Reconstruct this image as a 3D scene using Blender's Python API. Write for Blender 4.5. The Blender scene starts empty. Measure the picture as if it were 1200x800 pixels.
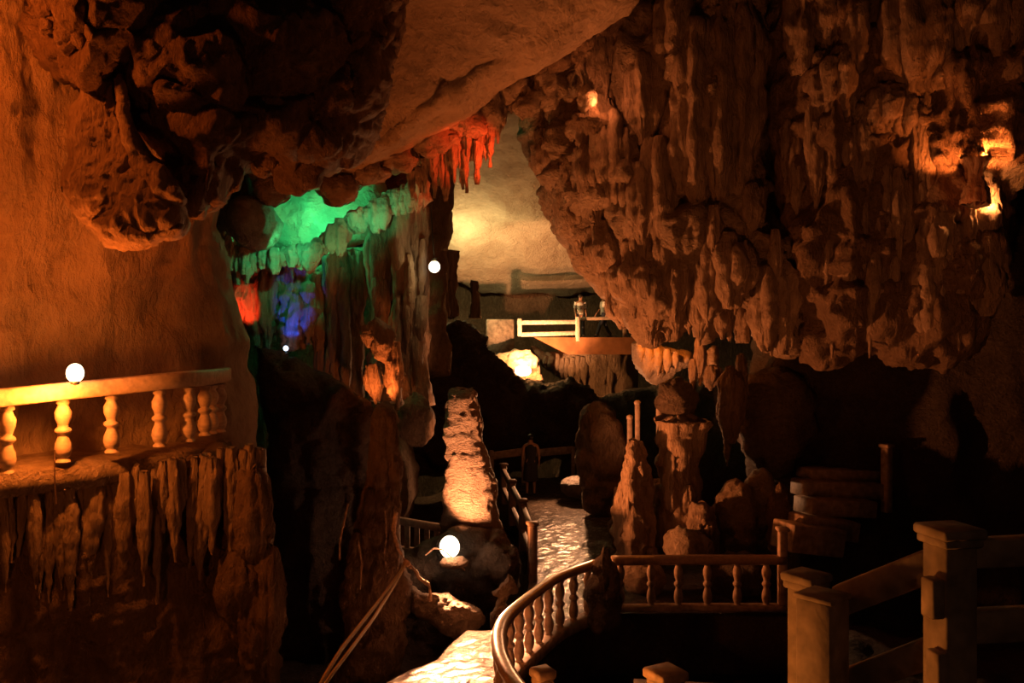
import bpy, math, random
import numpy as np

C = bpy.context.scene.collection
rnd = random.Random(11)
RNG = np.random.default_rng(5)
FOC = 1000.0            # focal length in pixels of a 1200 px wide frame
EYE = 4.2               # height of the eye above the cave path


def at(u, v, d):
    """point at distance d seen in direction (u, v)"""
    return np.array([(u - 600.0) * d / FOC, d, (400.0 - v) * d / FOC])


# ------------------------------------------------------------------ noise
_T = RNG.random((64, 64, 64)) * 2 - 1
_J = RNG.random((32, 32, 32, 3))


def vnoise(P):
    i = np.floor(P).astype(int)
    f = P - i
    f = f * f * f * (f * (f * 6 - 15) + 10)
    r = 0
    for dx in (0, 1):
        wx = f[:, 0] if dx else 1 - f[:, 0]
        for dy in (0, 1):
            wy = f[:, 1] if dy else 1 - f[:, 1]
            for dz in (0, 1):
                wz = f[:, 2] if dz else 1 - f[:, 2]
                r = r + wx * wy * wz * _T[(i[:, 0] + dx) & 63, (i[:, 1] + dy) & 63, (i[:, 2] + dz) & 63]
    return r


def fbm(P, octv=4, ridged=False):
    s, a, t = 0, 1.0, 0
    for k in range(octv):
        n = vnoise(P * 2 ** k + 17.3 * k)
        if ridged:
            n = 1 - 2 * np.abs(n)
        s = s + a * n
        t += a
        a *= .5
    return s / t


def worley(P):
    i = np.floor(P).astype(int)
    d1 = np.full(len(P), 9.0)
    d2 = np.full(len(P), 9.0)
    for dx in (-1, 0, 1):
        for dy in (-1, 0, 1):
            for dz in (-1, 0, 1):
                c = i + np.array([dx, dy, dz])
                q = c + _J[c[:, 0] & 31, c[:, 1] & 31, c[:, 2] & 31]
                d = np.linalg.norm(q - P, axis=1)
                d2 = np.where(d < d1, d1, np.minimum(d2, d))
                d1 = np.minimum(d1, d)
    return d1, d2


def normals(V, F):
    a, b, c, d = (V[F[:, k]] for k in range(4))
    n = np.cross(c - a, d - b)
    N = np.zeros_like(V)
    for k in range(4):
        for ax in range(3):
            N[:, ax] += np.bincount(F[:, k], weights=n[:, ax], minlength=len(V))
    return N / np.maximum(np.linalg.norm(N, axis=1, keepdims=True), 1e-9)


def relief(V, lump=(0, 1), lump2=(0, 1), rough=(0, 1), flute=(0, 1), craggy=(0, 1), seed=0.0, strata=(0, 1)):
    """height along the normal for a rock surface; each pair is (metres, features per metre)"""
    h = np.zeros(len(V))
    Q = V + seed * 7.77
    if lump[0]:
        d1, d2 = worley(Q * lump[1] + .35 * fbm(Q * lump[1] * 1.3, 2)[:, None])
        h += lump[0] * (np.clip(d2 - d1, 0, .7) / .7) ** .6 - lump[0] * .5
    if lump2[0]:
        d1, d2 = worley(Q * lump2[1] + 9.1 + .4 * fbm(Q * lump2[1] * 1.3, 2)[:, None])
        h += lump2[0] * (np.clip(d2 - d1, 0, .6) / .6) ** .7 - lump2[0] * .6
    if rough[0]:
        h += rough[0] * fbm(Q * rough[1], 5)
    if flute[0]:
        W = Q * np.array([flute[1], flute[1], flute[1] * .13])
        W[:, :2] += .5 * fbm(Q * .9, 2)[:, None]
        h += flute[0] * (fbm(W, 3, True))
    if craggy[0]:
        h += craggy[0] * (fbm(Q * craggy[1], 5, True) - .2)
    if strata[0]:
        W = Q * np.array([strata[1] * .25, strata[1] * .25, strata[1]])
        h += strata[0] * fbm(W, 3)
    return h


# ------------------------------------------------------------------ objects
WL = {}


def props(o, label=None, cat=None, group=None, kind=None):
    for k, v in (('label', label), ('category', cat), ('group', group), ('kind', kind)):
        if v:
            o[k] = v
    return o


def mesh(name, V, F, mat, smooth=True):
    me = bpy.data.meshes.new(name)
    me.from_pydata([tuple(map(float, p)) for p in V], [], [tuple(int(k) for k in f) for f in F])
    if smooth:
        me.polygons.foreach_set('use_smooth', [True] * len(me.polygons))
    if mat:
        for m in (mat if isinstance(mat, (list, tuple)) else [mat]):
            me.materials.append(m)
    me.update()
    return me


def obj(name, V, F, mat, parent=None, smooth=True, loc=None):
    V = np.asarray(V, float)
    if loc is None:
        loc = WL[parent] if parent is not None else np.array([V[:, 0].mean(), V[:, 1].mean(), V[:, 2].min()])
    o = bpy.data.objects.new(name, mesh(name, V - loc, F, mat, smooth))
    C.objects.link(o)
    if parent is not None:
        o.parent = parent
        o.location = loc - WL[parent]
    else:
        o.location = loc
    WL[o] = np.array(loc, float)
    return o


def thing(name, loc, label, cat, group=None):
    o = bpy.data.objects.new(name, None)
    o.empty_display_size = .1
    C.objects.link(o)
    o.location = loc
    WL[o] = np.array(loc, float)
    return props(o, label, cat, group)


# ------------------------------------------------------------------ shapes
def poly_sd(U, W, poly):
    p = np.array(poly, float)
    q = np.roll(p, -1, axis=0)
    best = np.full(U.shape, 1e9)
    bx, by = np.zeros(U.shape), np.zeros(U.shape)
    inside = np.zeros(U.shape, bool)
    for (x0, y0), (x1, y1) in zip(p, q):
        ex, ey = x1 - x0, y1 - y0
        t = np.clip(((U - x0) * ex + (W - y0) * ey) / max(ex * ex + ey * ey, 1e-9), 0, 1)
        cx, cy = x0 + t * ex, y0 + t * ey
        d = np.hypot(U - cx, W - cy)
        m = d < best
        best = np.where(m, d, best)
        bx = np.where(m, cx, bx)
        by = np.where(m, cy, by)
        if y0 != y1:
            cr = ((y0 > W) != (y1 > W)) & (U < (x1 - x0) * (W - y0) / (y1 - y0) + x0)
            inside ^= cr
    return np.where(inside, best, -best), bx, by


def mass_mesh(poly, d, front=1.0, back=1.0, gx=0.0, gy=0.0, step=4, rnd_px=40, ref=None, wob=6, seed=0.0, plane=None, **rk):
    """a solid rock body: a traced outline standing at distance d (sloping by gx, gy), inflated front and back, then given relief"""
    p = np.array(poly, float)
    u = np.arange(p[:, 0].min() - step, p[:, 0].max() + 2 * step, step)
    v = np.arange(p[:, 1].min() - step, p[:, 1].max() + 2 * step, step)
    U, W = np.meshgrid(u, v, indexing='ij')
    fl = np.stack([U.ravel() / 30., W.ravel() / 30., np.full(U.size, seed * 3.1)], 1)
    nu = (fbm(fl, 3) * wob).reshape(U.shape)
    nv = (fbm(fl + 41, 3) * wob).reshape(U.shape)
    sd, bx, by = poly_sd(U + nu, W + nv, poly)
    bx, by = bx - nu, by - nv
    ins = sd > 0
    cell = ins[:-1, :-1] | ins[1:, :-1] | ins[:-1, 1:] | ins[1:, 1:]
    use = np.zeros(U.shape, bool)
    for a in (0, 1):
        for b in (0, 1):
            use[a:U.shape[0] - 1 + a, b:U.shape[1] - 1 + b] |= cell
    X = np.where(ins, U, bx)
    Y = np.where(ins, W, by)
    t = np.clip(np.maximum(sd, 0) / rnd_px, 0, 1)
    prof = np.sqrt(np.maximum(1 - (1 - t) ** 2, 0))
    uc, vc = ref if ref else (p[:, 0].mean(), p[:, 1].mean())
    D0 = d + gx * (X - uc) + gy * (Y - vc)
    if plane is not None:
        D0 = plane(X, Y)
    idf = np.full(U.shape, -1)
    idf[use] = np.arange(use.sum())
    n = int(use.sum())
    bk = use & ins
    idb = idf.copy()
    idb[bk] = n + np.arange(bk.sum())
    Df = D0 - front * prof
    Db = D0 + back * prof

    def pts(D, m):
        return np.stack([(X[m] - 600) * D[m] / FOC, D[m], (400 - Y[m]) * D[m] / FOC], 1)
    V = np.concatenate([pts(Df, use), pts(Db, bk)])
    I, J = np.nonzero(cell)
    q = lambda A: np.stack([A[I, J], A[I + 1, J], A[I + 1, J + 1], A[I, J + 1]], 1)
    Ff = q(idf)[:, ::-1]
    Fb = q(idb)
    same = (q(idf) == q(idb)).all(1)
    F = np.concatenate([Ff[~same], Fb[~same]])
    # drop unused vertices
    used = np.unique(F)
    mp = np.full(len(V), -1)
    mp[used] = np.arange(len(used))
    V, F = V[used], mp[F]
    N = normals(V, F)
    c = V.mean(0)
    if ((V - c) * N).sum() < 0:
        F = F[:, ::-1]
        N = -N
    if rk:
        edge = np.concatenate([prof[use], prof[bk]])[used]
        V = V + N * (relief(V, seed=seed, **rk) * (.3 + .7 * edge))[:, None]
    return V, F


def tube_mesh(path, nseg=14, nring=None, wav=0.0, seed=0.0, caps=True, flat=1.0, lobes=0, lobe_amp=0.0, **rk):
    """path rows x, y, z, r; rounded ends"""
    P = np.array(path, float)
    if nring:
        s = np.concatenate([[0], np.cumsum(np.linalg.norm(np.diff(P[:, :3], axis=0), axis=1))])
        tt = np.linspace(0, s[-1], nring)
        # smooth interpolation
        P = np.stack([np.interp(tt, s, P[:, k]) for k in range(4)], 1)
        k = np.array([.25, .5, .25])
        for _ in range(2):
            Q = P.copy()
            Q[1:-1] = .25 * P[:-2] + .5 * P[1:-1] + .25 * P[2:]
            P = Q
    T = np.gradient(P[:, :3], axis=0)
    T /= np.maximum(np.linalg.norm(T, axis=1, keepdims=True), 1e-9)
    ref = np.array([0, 1, 0.]) if abs(T[:, 1]).mean() < .8 else np.array([0, 0, 1.])
    A = np.cross(T, ref)
    A /= np.maximum(np.linalg.norm(A, axis=1, keepdims=True), 1e-9)
    B = np.cross(A, T)
    th = np.arange(nseg) * 2 * math.pi / nseg
    lob = 1 + lobe_amp * np.cos(lobes * th + seed) if lobes else np.ones(nseg)
    if lobes:
        lob = lob + .5 * lobe_amp * np.cos((lobes * 2 - 1) * th + seed * 2)
    ring = P[:, None, :3] + (P[:, 3, None] * lob[None, :])[:, :, None] * (np.cos(th)[None, :, None] * A[:, None, :] + flat * np.sin(th)[None, :, None] * B[:, None, :])
    n = len(P)
    V = ring.reshape(-1, 3)
    F = []
    for i in range(n - 1):
        for j in range(nseg):
            k = (j + 1) % nseg
            F.append((i * nseg + j, i * nseg + k, (i + 1) * nseg + k, (i + 1) * nseg + j))
    V = list(V)
    for end, i in ((0, 0), (1, n - 1)):
        c = len(V)
        V.append(P[i, :3] + (T[i] if end else -T[i]) * P[i, 3] * .35)
        for j in range(0, nseg, 2):
            a, b, e = i * nseg + j, i * nseg + (j + 1) % nseg, i * nseg + (j + 2) % nseg
            F.append((c, a, b, e) if not end else (c, e, b, a))
    V, F = np.array(V), np.array(F)
    N = normals(V, F)
    if ((V - V.mean(0)) * N).sum() < 0:
        F = F[:, ::-1]
        N = -N
    if rk:
        V = V + N * relief(V, seed=seed, **rk)[:, None]
    return V, F


def ell_mesh(c, r, n=26, seed=0.0, **rk):
    """boulder: a stretched ball with relief"""
    zs = np.linspace(-1, 1, n)
    path = [(0, 0, math.sin(z * math.pi / 2), max(math.cos(z * math.pi / 2), .02)) for z in zs]
    V, F = tube_mesh(path, nseg=n + n % 2)
    V = V * np.array(r) + np.array(c)
    N = normals(V, F)
    if rk:
        V = V + N * relief(V, seed=seed, **rk)[:, None]
    return V, F


def drip_path(u, v0, v1, d, w, shape='tongue', lean=0.0, n=14, dd=0.0):
    """profile of a stalactite or drapery w px wide from v0 down to v1"""
    rows = []
    for k in range(n):
        t = k / (n - 1)
        if shape == 'tongue':
            r = (.62 + .5 * math.sin(math.pi * min(t * 1.15, 1))) * (1 - .86 * max(0, (t - .55) / .45) ** 1.4)
        elif shape == 'spike':
            r = (1 - t) ** .8 * .95 + .06
        elif shape == 'pillar':
            r = .85 + .18 * math.cos(t * 6.28)
        elif shape == 'mite':      # stalagmite: narrow top
            r = .45 + .55 * t ** .8
            if t < .06:
                r *= .6
        else:                      # flute: even, blunt ends
            r = min(1, .35 + 3 * t, .25 + 2.2 * (1 - t))
        x = at(u + lean * t, v0 + (v1 - v0) * t, d + dd * t)
        rows.append((*x, r * w * .5 * d / FOC))
    return rows


def drip(u, v0, v1, d, w, shape='tongue', lean=0.0, nseg=14, nring=26, seed=None, flat=1.0, dd=0.0, lobes=0, lobe_amp=.12, **rk):
    seed = rnd.random() * 50 if seed is None else seed
    r = w * .5 * d / FOC
    if w >= 11:
        nseg = max(nseg, 30 if w < 26 else 44)
        nring = max(nring, 34)
        if not lobes:
            lobes, lobe_amp = (rnd.randint(5, 7) if w < 26 else rnd.randint(7, 10)), .09
    rk.setdefault('rough', (r * .38, .6 / max(r, .05)))
    rk.setdefault('flute', (r * .2, 2.6 / max(r, .05)))
    rk.setdefault('craggy', (r * .1, 3.5 / max(r, .05)))
    return tube_mesh(drip_path(u, v0, v1, d, w, shape, lean, dd=dd), nseg, nring, seed=seed, flat=flat, lobes=lobes, lobe_amp=lobe_amp, **rk)


def box_mesh(c, s, rz=0.0, bev=.015, axis=None):
    """bevelled box; axis = (right, forward, up) unit vectors overrides rz"""
    hx, hy, hz = s[0] / 2, s[1] / 2, s[2] / 2
    b = min(bev, hx * .45, hy * .45, hz * .45)
    V, F, ix = [], [], {}
    for a in range(3):
        for sg in (-1, 1):
            for p in (-1, 1):
                for q in (-1, 1):
                    k = [0, 0, 0]
                    k[a] = sg
                    k[(a + 1) % 3] = p
                    k[(a + 2) % 3] = q
                    h = [hx, hy, hz]
                    co = [k[i] * (h[i] if i == a else h[i] - b) for i in range(3)]
                    ix[(a, *k)] = len(V)
                    V.append(co)
    for a in range(3):
        for sg in (-1, 1):
            f = []
            for p, q in ((-1, -1), (1, -1), (1, 1), (-1, 1)):
                k = [0, 0, 0]
                k[a] = sg
                k[(a + 1) % 3] = p
                k[(a + 2) % 3] = q
                f.append(ix[(a, *k)])
            F.append(f if sg > 0 else f[::-1])
    for a in range(3):           # edges along axis a
        b1, c1 = (a + 1) % 3, (a + 2) % 3
        for p in (-1, 1):
            for q in (-1, 1):
                def key(ax, e):
                    k = [0, 0, 0]
                    k[a] = e
                    k[b1] = p
                    k[c1] = q
                    return ix[(ax, *k)]
                f = [key(b1, -1), key(b1, 1), key(c1, 1), key(c1, -1)]
                F.append(f if p * q < 0 else f[::-1])
    for p in (-1, 1):
        for q in (-1, 1):
            for r in (-1, 1):
                f = [ix[(a, p, q, r)] for a in range(3)]
                F.append(f if p * q * r > 0 else f[::-1])
    V = np.array(V)
    if axis is not None:
        R = np.array(axis, float)
        V = V @ R
    else:
        cs, sn = math.cos(rz), math.sin(rz)
        V = V @ np.array([[cs, sn, 0], [-sn, cs, 0], [0, 0, 1]])
    return V + np.array(c), F


def beam_mesh(p, q, w, h, bev=.012):
    """box beam from p to q, w across, h high"""
    p, q = np.array(p, float), np.array(q, float)
    f = q - p
    L = np.linalg.norm(f)
    f /= L
    r = np.cross(f, [0, 0, 1.])
    r /= np.linalg.norm(r)
    u = np.cross(r, f)
    return box_mesh((p + q) / 2, (w, L, h), bev=bev, axis=(r, f, u))


def lathe_mesh(prof, n=18, c=(0, 0, 0)):
    path = [(c[0], c[1], c[2] + z, max(r, .002)) for z, r in prof]
    return tube_mesh(path, n)


def sweep_rail(pts, w, h, bev=.25):
    """a rail of rounded section swept through pts"""
    P = np.array(pts, float)
    T = np.gradient(P, axis=0)
    T /= np.linalg.norm(T, axis=1, keepdims=True)
    R = np.cross(T, [0, 0, 1.])
    R /= np.linalg.norm(R, axis=1, keepdims=True)
    U = np.cross(R, T)
    sec = [(-.5, -.5 + bev), (-.5, .5 - bev), (-.5 + bev, .5), (.5 - bev, .5), (.5, .5 - bev), (.5, -.5 + bev), (.5 - bev, -.5), (-.5 + bev, -.5)]
    m = len(sec)
    V = np.concatenate([[P[i] + R[i] * a * w + U[i] * b * h for a, b in sec] for i in range(len(P))])
    F = []
    for i in range(len(P) - 1):
        for j in range(m):
            k = (j + 1) % m
            F.append((i * m + j, (i + 1) * m + j, (i + 1) * m + k, i * m + k))
    F.append(tuple(range(m)))
    F.append(tuple(range((len(P) - 1) * m, len(P) * m))[::-1])
    return V, F


def smooth_pts(pts, n):
    P = np.array(pts, float)
    s = np.concatenate([[0], np.cumsum(np.linalg.norm(np.diff(P, axis=0), axis=1))])
    t = np.linspace(0, s[-1], n)
    Q = np.stack([np.interp(t, s, P[:, k]) for k in range(3)], 1)
    for _ in range(4):
        R = Q.copy()
        R[1:-1] = .25 * Q[:-2] + .5 * Q[1:-1] + .25 * Q[2:]
        Q = R
    return Q


# ------------------------------------------------------------------ materials
def lin(r, g, b):
    f = lambda c: ((c / 255 + .055) / 1.055) ** 2.4 if c > 10 else c / 255 / 12.92
    return (f(r), f(g), f(b), 1)


def rock(name, a, b, rough=.8, scale=1.0, bump=.5, stretch=1.0, spec=.3, fine=1.0, mott=.55):
    m = bpy.data.materials.new(name)
    m.use_nodes = True
    nt = m.node_tree
    N, L = nt.nodes, nt.links
    bs = N['Principled BSDF']
    geo = N.new('ShaderNodeNewGeometry')
    mp = N.new('ShaderNodeMapping')
    mp.inputs['Scale'].default_value = (scale, scale, scale * stretch)
    L.new(geo.outputs['Position'], mp.inputs['Vector'])

    def noise(s, det, ro=.6):
        n = N.new('ShaderNodeTexNoise')
        n.inputs['Scale'].default_value = s
        n.inputs['Detail'].default_value = det
        n.inputs['Roughness'].default_value = ro
        L.new(mp.outputs['Vector'], n.inputs['Vector'])
        return n
    n1, n2 = noise(1.6, 6), noise(9 * fine, 8, .65)
    vo = N.new('ShaderNodeTexVoronoi')
    vo.feature = 'DISTANCE_TO_EDGE'
    vo.inputs['Scale'].default_value = 3.2
    wrp = N.new('ShaderNodeVectorMath')
    wrp.operation = 'MULTIPLY_ADD'
    wrp.inputs[1].default_value = (.25, .25, .25)
    L.new(n2.outputs['Color'], wrp.inputs[0])
    L.new(mp.outputs['Vector'], wrp.inputs[2])
    L.new(wrp.outputs['Vector'], vo.inputs['Vector'])
    rp = N.new('ShaderNodeValToRGB')
    rp.color_ramp.elements[0].position = .3
    rp.color_ramp.elements[0].color = a
    rp.color_ramp.elements[1].position = .7
    rp.color_ramp.elements[1].color = b
    L.new(n1.outputs['Fac'], rp.inputs['Fac'])
    mx = N.new('ShaderNodeMixRGB')
    mx.blend_type = 'MULTIPLY'
    mx.inputs['Fac'].default_value = mott
    r2 = N.new('ShaderNodeValToRGB')
    r2.color_ramp.elements[0].position = .32
    r2.color_ramp.elements[0].color = (.3, .27, .25, 1)
    r2.color_ramp.elements[1].position = .62
    L.new(n2.outputs['Fac'], r2.inputs['Fac'])
    L.new(rp.outputs['Color'], mx.inputs['Color1'])
    L.new(r2.outputs['Color'], mx.inputs['Color2'])
    L.new(mx.outputs['Color'], bs.inputs['Base Color'])
    bs.inputs['Roughness'].default_value = rough
    bs.inputs['Specular IOR Level'].default_value = spec
    sm = N.new('ShaderNodeMath')
    sm.operation = 'MULTIPLY_ADD'
    cl = N.new('ShaderNodeMath')
    cl.operation = 'MINIMUM'
    cl.inputs[1].default_value = .12
    L.new(vo.outputs['Distance'], cl.inputs[0])
    L.new(cl.outputs['Value'], sm.inputs[0])
    sm.inputs[1].default_value = 1.2
    n3 = noise(26 * fine, 6, .7)
    s3 = N.new('ShaderNodeMath')
    s3.operation = 'MULTIPLY_ADD'
    s3.inputs[1].default_value = .5
    L.new(n3.outputs['Fac'], s3.inputs[0])
    L.new(n2.outputs['Fac'], s3.inputs[2])
    L.new(s3.outputs['Value'], sm.inputs[2])
    bp = N.new('ShaderNodeBump')
    bp.inputs['Strength'].default_value = min(1, bump * 1.5)
    bp.inputs['Distance'].default_value = .34 / fine
    L.new(sm.outputs['Value'], bp.inputs['Height'])
    L.new(bp.outputs['Normal'], bs.inputs['Normal'])
    return m


def plain(name, col, rough=.6, metal=0.0, bump=.15, scale=30, var=.25):
    m = bpy.data.materials.new(name)
    m.use_nodes = True
    N, L = m.node_tree.nodes, m.node_tree.links
    bs = N['Principled BSDF']
    bs.inputs['Roughness'].default_value = rough
    bs.inputs['Metallic'].default_value = metal
    geo = N.new('ShaderNodeTexCoord')
    n = N.new('ShaderNodeTexNoise')
    n.inputs['Scale'].default_value = scale
    n.inputs['Detail'].default_value = 6
    L.new(geo.outputs['Object'], n.inputs['Vector'])
    rp = N.new('ShaderNodeValToRGB')
    c = np.array(col[:3])
    rp.color_ramp.elements[0].color = (*(c * (1 - var)), 1)
    rp.color_ramp.elements[0].position = .3
    rp.color_ramp.elements[1].color = (*np.minimum(c * (1 + var), 1), 1)
    rp.color_ramp.elements[1].position = .7
    L.new(n.outputs['Fac'], rp.inputs['Fac'])
    L.new(rp.outputs['Color'], bs.inputs['Base Color'])
    bp = N.new('ShaderNodeBump')
    bp.inputs['Strength'].default_value = bump
    bp.inputs['Distance'].default_value = .02
    L.new(n.outputs['Fac'], bp.inputs['Height'])
    L.new(bp.outputs['Normal'], bs.inputs['Normal'])
    return m


def glow(name, col, strength):
    m = bpy.data.materials.new(name)
    m.use_nodes = True
    bs = m.node_tree.nodes['Principled BSDF']
    bs.inputs['Base Color'].default_value = (.8, .8, .8, 1)
    bs.inputs['Emission Color'].default_value = (*col, 1)
    bs.inputs['Emission Strength'].default_value = strength
    return m


M = {
    'lime': rock('limestone_tan', (.36, .27, .19, 1), (.56, .44, .33, 1), .75, 1.0, .55),
    'flow': rock('flowstone_fluted', (.34, .25, .18, 1), (.55, .42, .31, 1), .7, 1.2, .5, .3),
    'smooth': rock('limestone_smooth', (.42, .33, .24, 1), (.55, .44, .33, 1), .8, .7, .5, .45, .3, 1.0, .3),
    'pale': rock('limestone_pale', (.5, .4, .3, 1), (.66, .55, .43, 1), .8, .6, .35, 1.0, .3, 1.0, .25),
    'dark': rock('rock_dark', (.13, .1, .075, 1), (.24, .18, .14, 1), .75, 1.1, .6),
    'mite': rock('stalagmite_skin', (.42, .31, .22, 1), (.68, .54, .42, 1), .65, 1.6, .8, 2.0),
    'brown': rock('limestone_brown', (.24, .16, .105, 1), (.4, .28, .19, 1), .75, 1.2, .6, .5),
    'path': rock('wet_path_stone', (.16, .12, .09, 1), (.3, .23, .17, 1), .22, 2.4, .75, 1.0, .6, 1.0),
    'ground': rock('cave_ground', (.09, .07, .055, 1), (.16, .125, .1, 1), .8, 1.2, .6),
    'conc': plain('painted_concrete', (.5, .4, .32), .6, 0, .25, 14),
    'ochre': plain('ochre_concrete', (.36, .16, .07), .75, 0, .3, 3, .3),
    'oldc': plain('weathered_concrete', (.36, .27, .2), .7, 0, .4, 9, .4),
    'greyc': plain('grey_concrete', (.2, .165, .135), .8, 0, .5, 7, .45),
    'white': plain('white_painted_concrete', (.75, .68, .62), .55, 0, .15, 10),
    'rail': plain('polished_terrazzo_rail', (.34, .23, .15), .3, 0, .1, 20),
    'wood': plain('dark_timber', (.13, .09, .065), .6, 0, .3, 12),
    'rope': plain('hemp_rope', (.45, .34, .17), .8, 0, .6, 60),
    'root': plain('dry_root', (.42, .28, .2), .7, 0, .7, 18, .4),
    'metal': plain('lamp_housing', (.05, .05, .05), .4, .6, .05),
    'skin': plain('skin', (.35, .2, .13), .5, 0, .05, 20, .1),
    'hair': plain('black_hair', (.012, .01, .009), .5, 0, .3, 60),
    'shirt': plain('white_cotton', (.7, .68, .63), .9, 0, .2, 20, .1),
    'pants': plain('dark_denim', (.03, .035, .05), .9, 0, .3, 40, .2),
    'dress': plain('dark_cotton', (.025, .025, .03), .9, 0, .3, 30, .2),
    'bulb': glow('bulb_white_hot', (1.0, .8, .45), 5),
    'bulbw': glow('bulb_cool_white', (1.0, .92, .62), 4),
    'flood': glow('floodlight_glass', (1.0, .75, .5), 6),
    'blueled': glow('blue_led', (.6, .75, 1.0), 4),
}

LAMPSCALE = 1.0


def point(name, p, col, watt, r=.05):
    l = bpy.data.lights.new(name, 'POINT')
    l.energy = watt * LAMPSCALE
    l.color = col
    l.shadow_soft_size = r
    o = bpy.data.objects.new(name, l)
    C.objects.link(o)
    o.location = p
    return o


def spot(name, p, tgt, col, watt, ang=60, r=.05, blend=.6):
    from mathutils import Vector
    l = bpy.data.lights.new(name, 'SPOT')
    l.energy = watt * LAMPSCALE
    l.color = col
    l.shadow_soft_size = r
    l.spot_size = math.radians(ang)
    l.spot_blend = blend
    o = bpy.data.objects.new(name, l)
    C.objects.link(o)
    o.location = p
    o.rotation_euler = (Vector(tgt) - Vector(p)).to_track_quat('-Z', 'Y').to_euler()
    return o


# ================================================================== SETTING
def struct(name, VF, mat):
    return props(obj(name, *VF, mat), kind='structure')


# ground far below the walkways
def ground(x0, x1, y0, y1, z, step, mat, name, **rk):
    xs, ys = np.arange(x0, x1, step), np.arange(y0, y1, step)
    X, Y = np.meshgrid(xs, ys, indexing='ij')
    V = np.stack([X.ravel(), Y.ravel(), np.full(X.size, z)], 1)
    V[:, 2] += relief(V, **rk)
    n, m = X.shape
    I, J = np.meshgrid(np.arange(n - 1), np.arange(m - 1), indexing='ij')
    a = (I * m + J).ravel()
    F = np.stack([a, a + m, a + m + 1, a + 1], 1)
    return struct(name, (V, F), mat)


ground(-12, 14, 1.5, 30, -5.4, .16, M['ground'], 'floor', craggy=(.35, .5), rough=(.12, 2.0), seed=3)


def fl(u, v, z=-EYE):
    """where a line of sight meets the level z"""
    d = z * FOC / (400.0 - v)
    return ((u - 600) * d / FOC, d)


path_poly = [fl(395, 830), fl(445, 800), fl(480, 782), fl(512, 770), fl(527, 752), fl(548, 735), fl(575, 736), fl(600, 703),
             fl(618, 690), fl(624, 655), fl(624, 612), fl(618, 590), fl(600, 580), (-.9, 24.3), (-1.3, 26.5), (5.0, 26.5), (4.2, 22), (2.6, 19.5), (2.4, 16),
             (4.9, 15.6), (4.9, 13.35), (1.6, 13.3), (1.23, 13.15), (.85, 12.65), (.5, 11.95), (.25, 11.3), (.02, 10.5), (-.08, 9.9), (-.05, 9.2), (.05, 8.4), (-1.6, 8.2)]


def slab_mesh(poly, z, depth, step, **rk):
    """a plan outline with a relief top and skirts"""
    p = np.array(poly)
    xs = np.arange(p[:, 0].min() - step, p[:, 0].max() + 2 * step, step)
    ys = np.arange(p[:, 1].min() - step, p[:, 1].max() + 2 * step, step)
    X, Y = np.meshgrid(xs, ys, indexing='ij')
    sd, bx, by = poly_sd(X, Y, poly)
    ins = sd > 0
    cell = ins[:-1, :-1] | ins[1:, :-1] | ins[:-1, 1:] | ins[1:, 1:]
    use = np.zeros(X.shape, bool)
    for a in (0, 1):
        for b in (0, 1):
            use[a:X.shape[0] - 1 + a, b:X.shape[1] - 1 + b] |= cell
    idx = np.full(X.shape, -1)
    idx[use] = np.arange(use.sum())
    PX, PY = np.where(ins, X, bx)[use], np.where(ins, Y, by)[use]
    V = np.stack([PX, PY, np.full(PX.shape, float(z))], 1)
    e = np.clip(sd[use] / .15, 0, 1)
    V[:, 2] += relief(V, **rk) * (.3 + .7 * e) - .04 * (1 - e)
    I, J = np.nonzero(cell)
    q = np.stack([idx[I, J], idx[I + 1, J], idx[I + 1, J + 1], idx[I, J + 1]], 1)
    n = len(V)
    B = V.copy()
    B[:, 2] = z - depth
    edges = {}
    for f in q:
        for a, b in zip(f, np.roll(f, -1)):
            k = (min(a, b), max(a, b))
            edges[k] = None if k in edges else (a, b)
    F = [tuple(f) for f in q] + [tuple(f[::-1] + n) for f in q]
    F += [(b, a, a + n, b + n) for ab in edges.values() if ab for a, b in [ab]]
    return np.concatenate([V, B]), F


struct('path', slab_mesh(path_poly, -EYE, 1.0, .07, lump=(.04, 3.6), rough=(.04, 1.5), seed=2), M['path'])

# walls and roofs of the cave
struct('wall_left', mass_mesh([(-260, -160), (300, -160), (262, 200), (252, 262), (270, 310), (284, 350), (296, 412), (300, 470), (294, 640), (-260, 640)], 11.7, .5, .8, gx=.0085, ref=(90, 400), step=4,
                              rnd_px=50, rough=(.35, .5), craggy=(.14, 1.1), flute=(.22, .8), seed=1), M['smooth'])
struct('ceiling', mass_mesh([(240, -160), (830, -160), (740, 20), (610, 95), (500, 165), (385, 222), (300, 225), (240, 120)], 13, .45, .8, gy=.0125, gx=.002, ref=(500, 30),
                            step=4, rnd_px=30, rough=(.3, .7), lump=(.16, .7), craggy=(.05, 2), seed=9), M['smooth'])
struct('ceiling_chamber', mass_mesh([(470, 130), (720, 120), (790, 345), (640, 346), (560, 344), (520, 322), (480, 250)], 30, .25, .8, gy=.058, ref=(600, 200), step=3.5,
                                    rnd_px=18, rough=(.5, .35), craggy=(.12, .6), seed=4), M['pale'])
struct('wall_back', mass_mesh([(420, 280), (900, 280), (900, 640), (420, 640)], 39.5, .4, .6, step=6, rnd_px=20, rough=(.5, .4), craggy=(.3, .8), seed=6), M['brown'])
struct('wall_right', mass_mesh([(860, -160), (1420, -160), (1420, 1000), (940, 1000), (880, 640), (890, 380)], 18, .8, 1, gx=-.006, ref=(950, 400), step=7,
                               rnd_px=40, rough=(.5, .5), flute=(.35, .9), craggy=(.2, 1.2), seed=8), M['ground'])
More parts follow.
